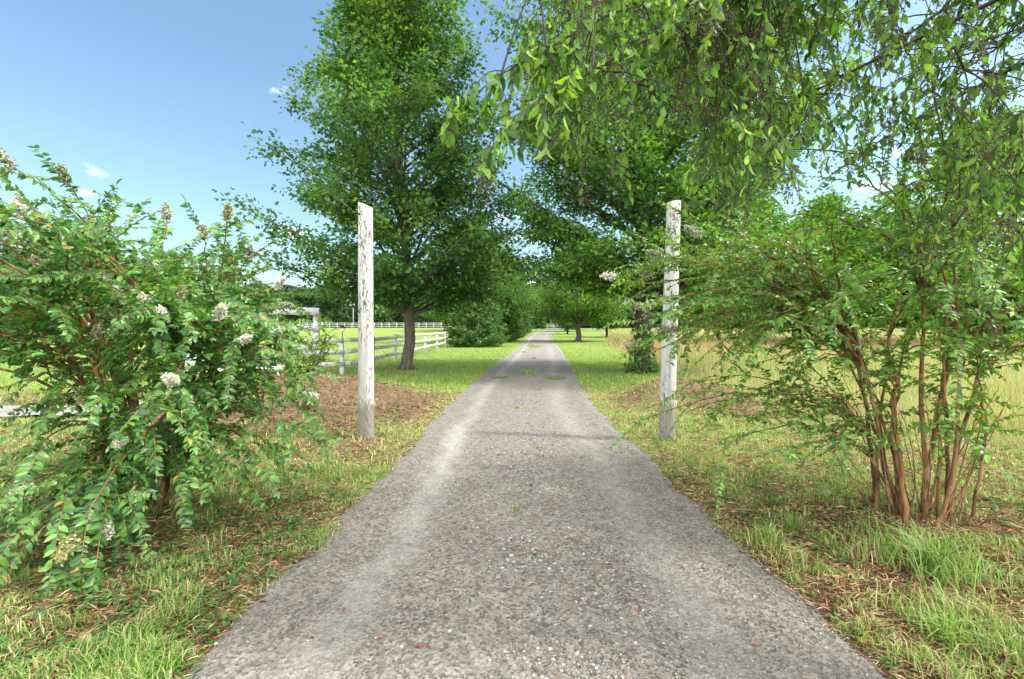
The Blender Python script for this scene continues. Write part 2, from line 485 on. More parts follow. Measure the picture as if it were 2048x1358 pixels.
a_d = N(nt, "ShaderNodeAttribute", attribute_name='dust'); a_c = N(nt, "ShaderNodeAttribute", attribute_name='centre')
base = mixc(nt, ramp(nt, n_m, [(0.38, (0, 0, 0)), (0.62, (1, 1, 1))]), (0.125, 0.116, 0.106), (0.24, 0.226, 0.21))
base = mixc(nt, ramp(nt, n_l, [(0.4, (0, 0, 0)), (0.7, (0.6, 0.6, 0.6))]), base, (0.19, 0.172, 0.155))
peb = N(nt, "ShaderNodeSeparateColor"); nt.links.new(vor.outputs['Color'], peb.inputs[0])
base = mixc(nt, 0.9, base, mixc(nt, peb.outputs[0], (0.15, 0.14, 0.13), (1.72, 1.68, 1.63)), 'MULTIPLY')
peb2 = N(nt, "ShaderNodeSeparateColor"); nt.links.new(vor2.outputs['Color'], peb2.inputs[0])
mk = mixc(nt, 1.0, ramp(nt, peb2.outputs[1], [(0.80, (0, 0, 0)), (0.9, (0.4, 0.4, 0.4))]), a_c.outputs['Color'], 'MULTIPLY')
base = mixc(nt, mk, base, (0.42, 0.41, 0.39))
pits = ramp(nt, noise_n(nt, co, 42, 3, 0.6), [(0.31, (1, 1, 1)), (0.37, (0, 0, 0))])
base = mixc(nt, pits, base, (0.05, 0.045, 0.04))
base = mixc(nt, mixc(nt, 1.0, a_d.outputs['Color'], ramp(nt, n_m, [(0.3, (.45, .45, .45)), (0.6, (1, 1, 1))]), 'MULTIPLY'), base, mixc(nt, n_f, (0.24, 0.23, 0.215), (0.50, 0.49, 0.48)))
base = mixc(nt, 0.35, base, ramp(nt, n_f, [(0.38, (0.035, 0.032, 0.03)), (0.62, (0.31, 0.30, 0.285))]))
nt.links.new(base, p.inputs['Base Color']); p.inputs['Roughness'].default_value = 0.92
p.inputs['Specular IOR Level'].default_value = 0.2
hh = mixc(nt, 0.5, vor.outputs['Distance'], n_f)
bump(nt, p, hh, 1.0, 0.016)
me = make_mesh('driveway', RV, [4] * ((nu - 1) * (len(ry) - 1)), q, None, rm, True,
               {'dust': dustf(RV[:, 0], RV[:, 1], U.ravel()), 'centre': np.exp(-((U.ravel() - 0.05) / 0.42) ** 2)})
tag(link('driveway', me), kind='structure')

def road_z(x, y):
    u_ = np.abs(x - (edge_l(y) + edge_r(y)) / 2) / ((edge_r(y) - edge_l(y)) / 2)
    return height(x, y) + 0.014 - 0.008 * sstep(.95, 1.1, u_)

# pale paved lay-by far left behind the flowering shrub
g = Geo()
P4 = [(-16, 7.0), (-6.6, 7.5), (-6.4, 8.3), (-16, 8.5)]
nn = 24; V = []
for a in range(nn + 1):
    for b in range(nn + 1):
        s_, t_ = a / nn, b / nn
        x = (P4[0][0] * (1 - t_) + P4[1][0] * t_) * (1 - s_) + (P4[3][0] * (1 - t_) + P4[2][0] * t_) * s_
        y = (P4[0][1] * (1 - t_) + P4[1][1] * t_) * (1 - s_) + (P4[3][1] * (1 - t_) + P4[2][1] * t_) * s_
        V.append((x, y, float(height(x, y)) + 0.07 + 0.03 * random.random() * (0 if 0 < a < nn else -1)))
L = []
for a in range(nn):
    for b in range(nn):
        i0 = a * (nn + 1) + b; L += [i0, i0 + 1, i0 + nn + 2, i0 + nn + 1]
g.add(V, [4] * (nn * nn), L)
tag(link('pavement', g.mesh('pavement', plain_mat('pale_concrete', (0.2, 0.2, 0.2), 0.8, 0, 0.2, 5), True)), kind='structure')

# puddles
pm, nt, p, out = new_mat('murky_water')
p.inputs['Base Color'].default_value = (0.27, 0.265, 0.14, 1); p.inputs['Roughness'].default_value = 0.06
p.inputs['IOR'].default_value = 1.33
bump(nt, p, noise_n(nt, objcoord(nt), 9, 3), 0.05, 0.01)
for i, (cx_, cy_, ax_, ay_) in enumerate(((1.27, 13.7, .42, .60), (-0.36, 13.9, .27, .33))):
    V = [(cx_, cy_, 0)]; n = 40
    for k in range(n):
        a = k * 2 * math.pi / n; rr = 1 + 0.13 * math.sin(3 * a + i) + 0.08 * math.sin(7 * a + 2 * i)
        V.append((cx_ + ax_ * rr * math.cos(a), cy_ + ay_ * rr * math.sin(a), 0))
    L = []
    for k in range(n): L += [0, 1 + k, 1 + (k + 1) % n]
    g = Geo(); V = np.array(V); V[:, 2] = float(height(cx_, cy_)) - 0.001 + 0.001 * i
    g.add(V, [3] * n, L)
    tag(link('puddle', g.mesh('puddle', pm)), kind='structure')

# ------------------------------------------------------------------ grass, straw, gravel (uncountable)
def sample(n, r, d0, d1, power=1.0, spread=1.3, margin=2.0):
    """points on the ground, density falling with distance"""
    u = r.rand(n)
    y = np.exp(math.log(d0) + u * (math.log(d1) - math.log(d0))) if power == 1.0 else (d0 ** (1 - power) + u * (d1 ** (1 - power) - d0 ** (1 - power))) ** (1 / (1 - power))
    x = (r.rand(n) * 2 - 1) * (spread * y + margin)
    return x, y

def blades(x, y, h, wd, lean, col, r, z0=None, seg=2):
    n = len(x)
    z = ground_z(x, y) if z0 is None else z0
    P = np.stack([x, y, z - 0.005], 1)
    a = r.rand(n) * 2 * math.pi
    side = np.stack([np.cos(a), np.sin(a), np.zeros(n)], 1)
    b = a + math.pi / 2 + r.normal(size=n) * 0.3
    out_ = np.stack([np.cos(b), np.sin(b), np.zeros(n)], 1)
    up = np.array([0, 0, 1.])
    h = h[:, None]; wd = wd[:, None]; lean = lean[:, None]
    c = np.asarray(col)
    if seg == 1:
        V = np.stack([P - side * wd / 2, P + side * wd / 2, P + out_ * lean * h + up * h], 1)
        k = 3; fl = np.array([0, 1, 2]); fs = [3]
    else:
        m = P + out_ * lean * h * 0.35 + up * h * 0.62
        V = np.stack([P - side * wd / 2, P + side * wd / 2, m + side * wd * .42, m - side * wd * .42, P + out_ * lean * h * 1.1 + up * h * (1 - 0.3 * lean)], 1)
        k = 5; fl = np.array([0, 1, 2, 3, 3, 2, 4]); fs = [4, 3]
    loops = (fl[None, :] + (np.arange(n) * k)[:, None]).ravel()
    return V.reshape(-1, 3), np.tile(fs, n), loops, np.repeat(c, k, axis=0)

def pick(r, n, cols, jit=0.2):
    cols = np.array(cols); i = r.randint(0, len(cols), n)
    return cols[i] * (1 + r.uniform(-jit, jit, (n, 1))) * (1 + r.uniform(-jit * .3, jit * .3, (n, 3)))

GREENS = [(0.17, 0.33, 0.065), (0.23, 0.38, 0.08), (0.30, 0.44, 0.11), (0.12, 0.26, 0.065), (0.40, 0.45, 0.18)]
LAWN = [(0.14, 0.26, 0.045), (0.19, 0.32, 0.06), (0.25, 0.36, 0.08), (0.33, 0.40, 0.13)]
STRAW = [(0.58, 0.44, 0.26), (0.46, 0.31, 0.18), (0.24, 0.14, 0.085), (0.68, 0.56, 0.38), (0.15, 0.09, 0.065), (0.38, 0.19, 0.11)]
r = RS(11)
g = Geo()
# near verge
x, y = sample(420000, r, 1.2, 14, 1.35, 1.28, 1.2)
lit, lawn, tall = zones(x, y)
o = outside(x, y)
tn = fbm(x * 4.5, y * 4.5, 71, 3)
dens = (1 - 0.80 * lit) * sstep(0.36, 0.55, tn + 0.15 * (1 - lit)) * sstep(-0.08, 0.10, o + 0.6 * (fbm(x * 2.2, y * 2.2, 72) - .5))
keep = (r.rand(len(x)) < dens) & (tall < 0.5)
x, y, lit, tn = x[keep], y[keep], lit[keep], tn[keep]
n = len(x)
hh = (0.026 + 0.046 * sstep(0.4, 0.75, tn)) * r.uniform(0.5, 1.6, n) * (1 + 0.45 * (x > 1.6) * (y < 3.2)) + 0.004
col = pick(r, n, GREENS)
dry = r.rand(n) < (0.10 + 0.3 * lit)
col[dry] = pick(r, dry.sum(), STRAW[:4])
g.add(*blades(x, y, hh, 0.0028 + 0.0009 * y, r.uniform(0.1, 1.0, n), col, r))
# lawn further out
x, y = sample(200000, r, 9, 75, 1.5, 1.25, 3)
lit, lawn, tall = zones(x, y); o = outside(x, y)
keep = (r.rand(len(x)) < lawn * (1 - 0.6 * lit)) & (tall < 0.5) & (o > 0.0)
x, y = x[keep], y[keep]; n = len(x)
col = pick(r, n, LAWN) * (0.8 + 0.4 * fbm(x * .4, y * .4, 91))[:, None]
g.add(*blades(x, y, r.uniform(0.035, 0.075, n), 0.0014 * y, r.uniform(0.2, 1, n), col, r, seg=1))
tag(link('grass', g.mesh('grass', M['blade'])), kind='stuff')

# tall field grass on the right
g = Geo()
x, y = sample(330000, r, 4.5, 110, 1.45, 1.35, 3)
lit, lawn, tall = zones(x, y)
keep = (r.rand(len(x)) < tall) & (x > 0)
x, y = x[keep], y[keep]; n = len(x)
cl = fbm(x * .8, y * .8, 55)
edge = sstep(0, 1.5, x - field_l(y))
hh = (0.20 + 0.34 * sstep(7, 16, y) + 0.20 * sstep(.45, .7, cl)) * r.uniform(.5, 1.25, n) * (0.35 + 0.65 * edge) 
FG = [(0.26, 0.37, 0.09), (0.38, 0.44, 0.15), (0.50, 0.47, 0.24), (0.19, 0.30, 0.07), (0.55, 0.46, 0.31), (0.5, 0.38, 0.26)]
col = pick(r, n, FG)
pink = (r.rand(n) < 0.8 * sstep(18, 26, y) * sstep(75, 50, y) * sstep(.42, .56, fbm(x * .12, y * .06, 61)))
col[pink] = pick(r, pink.sum(), [(0.48, 0.29, 0.2), (0.52, 0.40, 0.26), (0.42, 0.24, 0.17)])
g.add(*blades(x, y, hh, 0.0025 + 0.00125 * y, r.uniform(0.1, .6, n), col, r, seg=1))
tag(link('field_grass', g.mesh('field_grass', M['blade'])), kind='stuff')

# dry straw and pine litter lying flat
g = Geo()
x, y = sample(280000, r, 1.2, 13.5, 1.3, 1.28, 1.2)
lit, lawn, tall = zones(x, y); o = outside(x, y)
keep = (r.rand(len(x)) < 0.12 + 1.0 * lit) & (o > -0.12 + 0.25 * (fbm(x * 3, y * 3, 77) - .4)) & (tall < .6)
x, y = x[keep], y[keep]; n = len(x)
a = r.rand(n) * 2 * math.pi + 0
D = np.stack([np.cos(a), np.sin(a), r.normal(size=n) * .25], 1)
Nn = np.stack([r.normal(size=n) * .5, r.normal(size=n) * .5, np.ones(n)], 1)
P = np.stack([x, y, ground_z(x, y) + r.uniform(0.002, 0.022, n)], 1)
lc = pick(r, n, STRAW, .35)
onm = (np.abs(y - 8.8) < 2.6) & (outside(x, y) > .45)
lc[onm] = pick(r, onm.sum(), [(0.22, 0.12, 0.07), (0.15, 0.08, 0.05), (0.30, 0.18, 0.11), (0.09, 0.05, 0.035), (0.16, 0.17, 0.06)], .3)
g.add(*leaves(T_DIAMOND, P, D, Nn, r.uniform(0.03, 0.11, n), 0.0028 + 0.0008 * y, lc))
tag(link('dry_litter', g.mesh('dry_litter', M['straw'])), kind='stuff')

# broad leaved weeds in the verge
g = Geo()
x, y = sample(5200, r, 1.6, 9, 1.3, 1.2, 1.0)
o = outside(x, y); keep = (o > 0.02) & (fbm(x * 1.3, y * 1.3, 81) > .5)
x, y = x[keep], y[keep]
m = 9; n = len(x) * m
X0 = np.repeat(x, m) + r.normal(size=n) * .03; Y0 = np.repeat(y, m) + r.normal(size=n) * .03
a = r.rand(n) * 6.283
D = np.stack([np.cos(a), np.sin(a), r.uniform(.0, .9, n)], 1)
Nn = np.stack([-np.cos(a) * .5, -np.sin(a) * .5, np.ones(n)], 1)
g.add(*leaves(T_LANCE, np.stack([X0, Y0, ground_z(X0, Y0) + r.uniform(0, .04, n)], 1), D, Nn, r.uniform(.02, .045, n), r.uniform(.01, .022, n),
              pick(r, n, [(0.07, 0.19, 0.04), (0.10, 0.24, 0.04), (0.06, 0.15, 0.05)])))
tag(link('weeds', g.mesh('weeds', M['blade'])), kind='stuff')

# loose stones
def stones(x, y, s, col, r, zf):
    n = len(x)
    T = np.array([[1, 0, 0], [0, 1, 0], [-1, 0, 0], [0, -1, 0], [0, 0, 1], [0, 0, -1.], [.62, .62, .55], [-.6, .55, .6], [-.55, -.6, .5], [.6, -.6, .55]])
    Fc = [[0, 6, 4], [6, 1, 4], [1, 7, 4], [7, 2, 4], [2, 8, 4], [8, 3, 4], [3, 9, 4], [9, 0, 4], [0, 1, 6], [1, 2, 7], [2, 3, 8], [3, 0, 9], [0, 5, 1], [1, 5, 2], [2, 5, 3], [3, 5, 0]]
    k = len(T)
    V = T[None] * (1 + r.uniform(-.28, .28, (n, k, 3)))
    V = V * np.stack([s, s * r.uniform(.55, .95, n), s * r.uniform(.35, .7, n)], 1)[:, None, :]
    a = r.rand(n) * 6.283; ca, sa = np.cos(a)[:, None], np.sin(a)[:, None]
    V = np.stack([V[..., 0] * ca - V[..., 1] * sa, V[..., 0] * sa + V[..., 1] * ca, V[..., 2]], -1)
    V = V + np.stack([x, y, zf(x, y) + s * .15], 1)[:, None, :]
    fl = np.array(Fc).ravel()
    loops = (fl[None] + (np.arange(n) * k)[:, None]).ravel()
    return V.reshape(-1, 3), np.tile([3], n * len(Fc)), loops, np.repeat(col, k, axis=0)
g = Geo()
x, y = sample(150000, r, 1.4, 16, 1.5, 1.0, 0)
el, er = edge_l(y), edge_r(y); u = (x - (el + er) / 2) / ((er - el) / 2)
pr = 0.12 + 0.75 * np.exp(-((u - 0.05) / 0.33) ** 2) + 0.45 * np.exp(-((u - 0.93) / 0.10) ** 2) + 0.3 * np.exp(-((u + 0.95) / 0.08) ** 2)
pr = pr * (0.35 + fbm(x * 2, y * 2, 99))
keep = (np.abs(u) < 1.13) & (r.rand(len(x)) < pr)
x, y, u = x[keep], y[keep], u[keep]; n = len(x)
s = np.minimum(r.gamma(1.7, .0018, n) + .002, .016) * (0.8 + 0.5 * np.exp(-((u - 0.1) / 0.4) ** 2)) * (1 + 0.03 * y) * (.75 + .25 * sstep(1.8, 3.2, y))
g.add(*stones(x, y, s, pick(r, n, [(0.12, 0.11, 0.10), (0.16, 0.15, 0.14), (0.2, 0.19, 0.18), (0.2, 0.19, 0.175), (0.3, 0.29, 0.28), (0.16, 0.14, 0.12), (0.36, 0.36, 0.36), (0.08, 0.075, 0.07), (0.2, 0.13, 0.09)], .25), r, road_z))
tag(link('gravel', g.mesh('gravel', M['stone'])), kind='stuff')

# ------------------------------------------------------------------ trees
def bez(a, b, c, n):
    t = np.linspace(0, 1, n)[:, None]
    return (1 - t) ** 2 * a + 2 * t * (1 - t) * b + t * t * c

def broad_tree(seed, H, env, z_low, tr, prim=75, sec=9, clump=5, per=14, leaf=0.11, cols=None, bright=(0.20, 0.34, 0.045), fork=True, tpl=T_DIAMOND, asc=(.35, 1.1), shift=(0, 0), nb=6, pb=.06, flat=.10):
    """returns trunk geo and leaf geo in local coordinates"""
    r = RS(seed)
    ez = np.array([e[0] for e in env]); er_ = np.array([e[1] for e in env])
    T = Geo(); Lf = Geo()
    zz = np.linspace(0, H * .96, 16)
    wob = np.cumsum(r.normal(size=(16, 2)) * .05, axis=0) + np.outer(zz / H, shift)
    wob[0] = 0
    tp = np.column_stack([wob, zz])
    rad = tr * (1 - zz / H) ** .8 * 0.95 + .02
    rad[0] = tr * 1.55
    tp = np.insert(tp, 1, [0, 0, .28], axis=0); rad = np.insert(rad, 1, tr * 1.08)
    T.tube(tp, rad, 12)
    for k in range(7):      # root flare
        a = k * .9 + r.rand() * .4
        d = np.array([math.cos(a), math.sin(a), 0])
        T.tube([d * tr * .5 + [0, 0, .35], d * tr * 1.25 + [0, 0, .1], d * tr * 2.0 + [0, 0, -.05]], [tr * .35, tr * .32, tr * .12], 6)
    twp, twd, br = [], [], []
    for i in range(prim):
        f = (i + r.rand()) / prim
        zt = z_low + (H - z_low) * f ** 1.05
        R = np.interp(zt, ez, er_) * r.uniform(.62, 1.10)
        az = i * 2.39996 + r.normal() * .3
        k = asc[0] + (asc[1] - asc[0]) * (zt / H)
        zs = max(z_low * .75 + r.rand() * .5, zt - R * k)
        base = np.array([np.interp(zs, tp[:, 2], tp[:, 0]), np.interp(zs, tp[:, 2], tp[:, 1]), zs])
        cx = np.array([shift[0] * zt / H, shift[1] * zt / H])
        tip = np.array([cx[0] + math.cos(az) * R, cx[1] + math.sin(az) * R, zt])
        mid = base * .5 + tip * .5 + np.array([0, 0, R * .08]) + r.normal(size=3) * .12
        pl = bez(base, mid, tip, 8)
        r0 = min(max(.022, tr * .55 * (1 - zs / H) ** .7 * (R / er_.max())), tr * .5)
        T.tube(pl, np.linspace(r0, .008, 8), nb, cap=False)
        hd = tip - base; hd /= np.linalg.norm(hd)
        for j in range(sec):
            t = .22 + .78 * (j + r.rand()) / sec
            s0 = pl[min(7, int(t * 7))] * (1 - (t * 7) % 1) + pl[min(7, int(t * 7) + 1)] * ((t * 7) % 1)
            sd = r.choice([-1, 1])
            dv = np.array([hd[0], hd[1], .15]) * r.uniform(.35, 1) + sd * np.array([-hd[1], hd[0], 0]) * r.uniform(.3, 1) + np.array([0, 0, r.uniform(-.1, .45)])
            dv /= np.linalg.norm(dv)
            ln = R * r.uniform(.18, .36) * (1.15 - .5 * t) + .25
            s2 = s0 + dv * ln; s1 = (s0 + s2) / 2 + [0, 0, .05]
            T.tube([s0, s1, s2], [max(.006, r0 * .3), .006, .003], 3, cap=False)
            isb = r.rand() < pb * (.5 + zt / H)
            for m in range(clump):
                q = .25 + .8 * (m + r.rand()) / clump
                twp.append(s0 + (s2 - s0) * q + r.normal(size=3) * .07); twd.append(dv); br.append(isb)
    twp = np.array(twp); twd = np.array(twd); br = np.array(br)
    n = len(twp) * per
    idx = np.repeat(np.arange(len(twp)), per)
    off = r.normal(size=(n, 3)) * np.array([.17, .17, flat]) * (leaf / .11)
    P = twp[idx] + off
    D = twd[idx] * .7 + off / .17 * .6 * (.11 / leaf) + r.normal(size=(n, 3)) * .5; D[:, 2] -= .25
    Nn = r.normal(size=(n, 3)) * .55 + np.array([0, 0, 1.])
    cols = cols or [(0.05, 0.13, 0.04), (0.07, 0.165, 0.045), (0.10, 0.205, 0.05), (0.04, 0.095, 0.032), (0.14, 0.26, 0.055)]
    cb = np.array(cols)[r.randint(0, len(cols), len(twp))]
    cb[br] = bright
    col = cb[idx] * r.uniform(.8, 1.2, (n, 1))
    L = leaf * r.uniform(.7, 1.25, n)
    Lf.add(*leaves(tpl, P, D, Nn, L, L * .85, col))
    return T, Lf

def plant_tree(name, T, Lf, loc, bark, leafm, label, cat, rz=0, sc=1, group=None):
    o = empty(name, loc, rz, sc); tag(o, label, cat, group)
    link('trunk', T.mesh('trunk', bark, True), o)
    link('crown', Lf.mesh('crown', leafm), o)
    return o

def copy_tree(src, loc, rz, sc, label, group=None, name=None):
    o = src.copy(); COL.objects.link(o)
    if name: o.name = name
    o.location = loc; o.rotation_euler = (0, 0, rz); o.scale = sc if isinstance(sc, tuple) else (sc, sc, sc)
    o['label'] = label
    if group: o['group'] = group
    for ch in list(src.children):
        c = ch.copy(); COL.objects.link(c); c.parent = o
    return o

def gz(x, y): return float(ground_z(x, y))
AV = 'trees lining the driveway'
# big maple left of the drive
T, Lf = broad_tree(5, 16, [(2.0, 1.6), (2.7, 3.2), (4.2, 4.1), (6.8, 4.0), (9.5, 3.0), (13, 2.05), (16, .3)], 2.5, .19, prim=112, sec=11, clump=5, per=13, leaf=.125, tpl=T_MAPLE, shift=(-.5, 0))
maple1 = plant_tree('maple_tree', T, Lf, (-3.7, 16.0, gz(-3.7, 16) - .02), M['maple_bark'], M['maple'], 'tall maple with full crown left of the driveway beside the white fence', 'tree', 0.4, group=AV)
# big maple right of the drive
T, Lf = broad_tree(9, 17, [(2.2, 1.5), (3.0, 3.8), (4.6, 4.9), (7.5, 5.0), (10, 4.8), (13, 4.5), (17, .5)], 2.9, .26, prim=130, sec=11, clump=5, per=15, leaf=.125, tpl=T_MAPLE, shift=(.2, 0),
                   cols=[(0.07, 0.18, 0.04), (0.10, 0.24, 0.045), (0.14, 0.30, 0.05), (0.05, 0.13, 0.032), (0.18, 0.35, 0.06)])
maple2 = plant_tree('maple_tree', T, Lf, (4.35, 15.2, gz(4.35, 15.2) - .02), M['dark_bark'], M['maple'], 'large dark trunked maple with ivy at its foot right of the driveway', 'tree', 1.1, group=AV)
g = Geo(); r = RS(31); n = 1500
a = r.rand(n) * 6.283; z = r.rand(n) ** 1.8 * 1.6
rr = .27 * (1 + .7 * np.exp(-z * 2)) + r.rand(n) * .10 * np.exp(-z * .8)
P = np.stack([np.cos(a) * rr, np.sin(a) * rr, z], 1)
D = np.stack([np.cos(a), np.sin(a), -.6 + r.normal(size=n) * .6], 1); Nn = np.stack([np.cos(a), np.sin(a), 1 + 0 * a], 1) + r.normal(size=(n, 3)) * .3
g.add(*leaves(T_MAPLE, P, D, Nn, r.uniform(.05, .1, n), r.uniform(.04, .09, n), pick(r, n, [(0.09, 0.22, 0.03), (0.13, 0.29, 0.04), (0.06, .15, .03)])))
link('ivy', g.mesh('ivy', M['maple']), maple2)
# mid size tree, forked, 46 m down on the right
T, Lf = broad_tree(14, 9.2, [(1.8, 1.5), (2.6, 4.2), (4.5, 5.2), (6.5, 4.4), (8.2, 2.6), (9.2, .4)], 2.3, .27, prim=46, sec=8, clump=4, per=11, leaf=.22, asc=(.3, .8),
                   cols=[(0.09, 0.2, 0.025), (0.12, 0.24, 0.03), (0.07, 0.16, 0.025)])
lawn_tree = plant_tree('lawn_tree', T, Lf, (6.7, 46, gz(6.7, 46) - .02), M['maple_bark'], M['maple'], 'round crowned tree with forked trunk on the right lawn past the maple', 'tree', .2, group=AV)
# darker tree
T, Lf = broad_tree(18, 12, [(1.5, 1.5), (2.6, 3.6), (5, 4.4), (8, 3.6), (10.5, 2.2), (12, .3)], 1.8, .22, prim=46, sec=8, clump=4, per=11, leaf=.24, asc=(.3, .9))
c1 = plant_tree('driveway_tree', T, Lf, (-4.2, 43, gz(-4.2, 43)), M['dark_bark'], M['maple'], 'dark green tree standing just behind the left maple over the spruce', 'tree', 2, .95, group=AV)
copy_tree(c1, (-2.2, 47, gz(-2.2, 47)), 1.0, .92, 'shaded tree rising behind the second evergreen left of the driveway', AV)
copy_tree(c1, (-0.8, 66, gz(-0.8, 66)), 3.3, 1.0, 'distant tree above the row of small evergreens on the left', AV)
copy_tree(c1, (2.2, 128, gz(2.2, 128)), 4.3, 1.3, 'dark tree closing the view at the far end of the driveway', AV)
copy_tree(c1, (9.0, 74, gz(9, 74)), 5.3, (.62, .62, .55), 'small dark tree on the right lawn behind the forked tree', AV)
copy_tree(lawn_tree, (11, 92, gz(11, 92)), 2.3, 1.25, 'distant pale green tree where the driveway bends right', AV)
copy_tree(lawn_tree, (15.5, 112, gz(15.5, 112)), 4.3, 1.4, 'farthest tree on the right side where the driveway vanishes', AV)
BK = 'background trees beyond the fields'
copy_tree(lawn_tree, (-13.5, 92, gz(-13.5, 92)), .9, 1.15, 'pale green tree across the paddock, right of the left maple trunk', BK, 'pale_tree')
copy_tree(lawn_tree, (-9.0, 104, gz(-9, 104)), 3.9, 1.35, 'pale green tree seen over the first spruce', BK, 'pale_tree')
copy_tree(lawn_tree, (30, 28, gz(30, 28)), 3.0, 1.5, 'light green tree behind the branches at the right edge of the photo', BK, 'field_tree')
copy_tree(lawn_tree, (23, 31, gz(23, 31)), 5.0, .92, 'lower light green tree in the field behind the right shrub', BK, 'field_tree')
copy_tree(c1, (19, 42, gz(19, 42)), 5.5, .8, 'dark bushy tree at the back of the field right of the gate post', BK, 'field_tree')
copy_tree(c1, (37, 42, gz(37, 42)), 2.5, 1.05, 'tall dark tree behind the light green ones at the right edge', BK, 'field_tree')

copy_tree(lawn_tree, (19.5, 37, gz(19.5, 37)), 1.3, 1.2, 'light green tree in the field seen just right of the right gate post', BK, 'field_tree')
copy_tree(lawn_tree, (27.5, 40, gz(27.5, 40)), 4.4, 1.35, 'wide light green tree in the middle of the field edge', BK, 'field_tree')
copy_tree(c1, (33, 46, gz(33, 46)), .5, .85, 'dark tree between two light green ones behind the right shrub', BK, 'field_tree')
copy_tree(c1, (12.5, 60, gz(12.5, 60)), 2.9, .7, 'small dark tree in the gap between forked tree and maple', BK, 'field_tree')

# spruces
def spruce(seed, H, R, n_br=150, tufts=26, per=9, sz=.16):
    r = RS(seed); T = Geo(); Lf = Geo()
    T.tube([(0, 0, 0), (0, 0, H * .5), (0, 0, H)], [R * .05, R * .03, .01], 8)
    P, D = [], []
    for i in range(n_br):
        f = ((i + r.rand()) / n_br)
        z = H * (.02 + .97 * f)
        Rz = R * (1 - f) ** .62 * (0.80 + .3 * r.rand()) * min(1, .8 + f * 3) + .08
        a = i * 2.39996 + r.rand() * .5
        d = np.array([math.cos(a), math.sin(a), 0])
        tip = d * Rz + [0, 0, z + Rz * .10 + .15]; b = np.array([0, 0, z + .05]); mid = d * Rz * .55 + [0, 0, z - .12 * Rz]
        pl = bez(b, mid, tip, 6); T.tube(pl, np.linspace(.03, .006, 6), 4, cap=False)
        nt_ = int(tufts * (Rz / R) + 4)
        t = .3 + .7 * r.rand(nt_) ** .7
        pos = (1 - t[:, None]) ** 2 * b + 2 * (t * (1 - t))[:, None] * mid + (t ** 2)[:, None] * tip
        sd = np.array([-d[1], d[0], 0])
        lat = (r.rand(nt_) - .5) * 1.1 * (1.15 - t) * Rz * .8
        pos = pos + sd[None] * lat[:, None]; pos[:, 2] -= np.abs(lat) * .22 + r.rand(nt_) * .12
        P.append(pos); D.append(np.tile(d, (nt_, 1)) + sd[None] * (lat / (Rz * .5))[:, None] * .8)
    P = np.concatenate(P); D = np.concatenate(D)
    idx = np.repeat(np.arange(len(P)), per); n = len(idx)
    PP = P[idx] + r.normal(size=(n, 3)) * np.array([.09, .09, .06])
    DD = D[idx] + r.normal(size=(n, 3)) * .5 + [0, 0, -.25]
    Nn = r.normal(size=(n, 3)) * .6 + [0, 0, 1]
    col = np.array([(0.05, 0.13, 0.04), (0.07, 0.17, 0.045), (0.11, 0.23, 0.055), (0.17, 0.30, 0.07)])[r.randint(0, 4, len(P))][idx] * r.uniform(.75, 1.25, (n, 1))
    Lf.add(*leaves(T_DIAMOND, PP, DD, Nn, sz * r.uniform(.7, 1.4, n), sz * .32, col))
    return T, Lf
EV = 'evergreens in a row left of the driveway'
T, Lf = spruce(3, 5.4, 2.5, 190, 30, 10)
sp = plant_tree('spruce_tree', T, Lf, (-2.85, 35.5, gz(-2.85, 35.5)), M['dark_bark'], M['needle'], 'broad bushy spruce at the end of the white rail fence', 'tree', group=EV)
T, Lf = spruce(4, 5.0, 1.5, 110, 20, 7, .22)
sp2 = plant_tree('cedar_tree', T, Lf, (-0.75, 46, gz(-0.75, 46)), M['dark_bark'], M['needle'], 'dark evergreen right behind the broad spruce', 'tree', group=EV)
copy_tree(sp2, (0.25, 56, gz(.25, 56)), 1, .9, 'third evergreen from the camera in the left row', EV)
copy_tree(sp2, (1.0, 67, gz(1, 67)), 2, 1.0, 'fourth evergreen of the left row', EV)
copy_tree(sp2, (1.9, 80, gz(1.9, 80)), 3, (1.1, 1.1, 1.0), 'last evergreen of the left row beside the far driveway', EV)
copy_tree(sp2, (6.8, 122, gz(6.8, 122)), 3, (1.7, 1.7, 1.1), 'wide evergreen at the bend of the driveway', EV)

# far woods, one mass each
def wood(seed, pts, leaf=1.0, cols=None, per=2400):
    r = RS(seed); g = Geo()
    for (x, y, H, R) in pts:
        z0 = float(height(x, y)); lobes = 9
        for k in range(lobes):
            a = r.rand() * 6.28; rr = R * .55 * r.rand() ** .5
            lc = np.array([x + math.cos(a) * rr, y + math.sin(a) * rr, z0 + H * (.12 + .72 * k / lobes)])
            lr = R * r.uniform(.42, .68) * (1.1 - .45 * k / lobes)
            n = per // lobes
            u = rand_unit(r, n)
            P = lc + u * lr * (r.rand(n, 1) ** .3) * [1, 1, .85]
            D = np.cross(u, r.normal(size=(n, 3))) + u * .2
            base = np.array(cols)[r.randint(0, len(cols))]
            col = base * r.uniform(.6, 1.4, (n, 1)) 
            g.add(*leaves(T_DIAMOND, P, D, u + r.normal(size=(n, 3)) * .6, leaf * r.uniform(.6, 1.3, n), leaf * .7, col))
        g.tube([(x, y, z0 - 1), (x, y, z0 + H * .6)], [R * .07, R * .04], 6, (0.06, 0.05, 0.045))
    return g
r = RS(77)
pts = [(x + r.normal() * 2, 178 + r.normal() * 7 + abs(x + 60) * .05, 18 + r.normal() * 2.2 , 6.4 + r.rand() * 2) for x in np.arange(-215, 12, 6.2)]
pts += [(x + r.normal() * 2, 168 + r.normal() * 3, 6.5 + r.rand() * 3, 4.6) for x in np.arange(-215, 10, 6.0)]
DG = [(0.04, 0.095, 0.04), (0.055, 0.125, 0.04), (0.085, 0.165, 0.045), (0.04, 0.085, 0.045)]
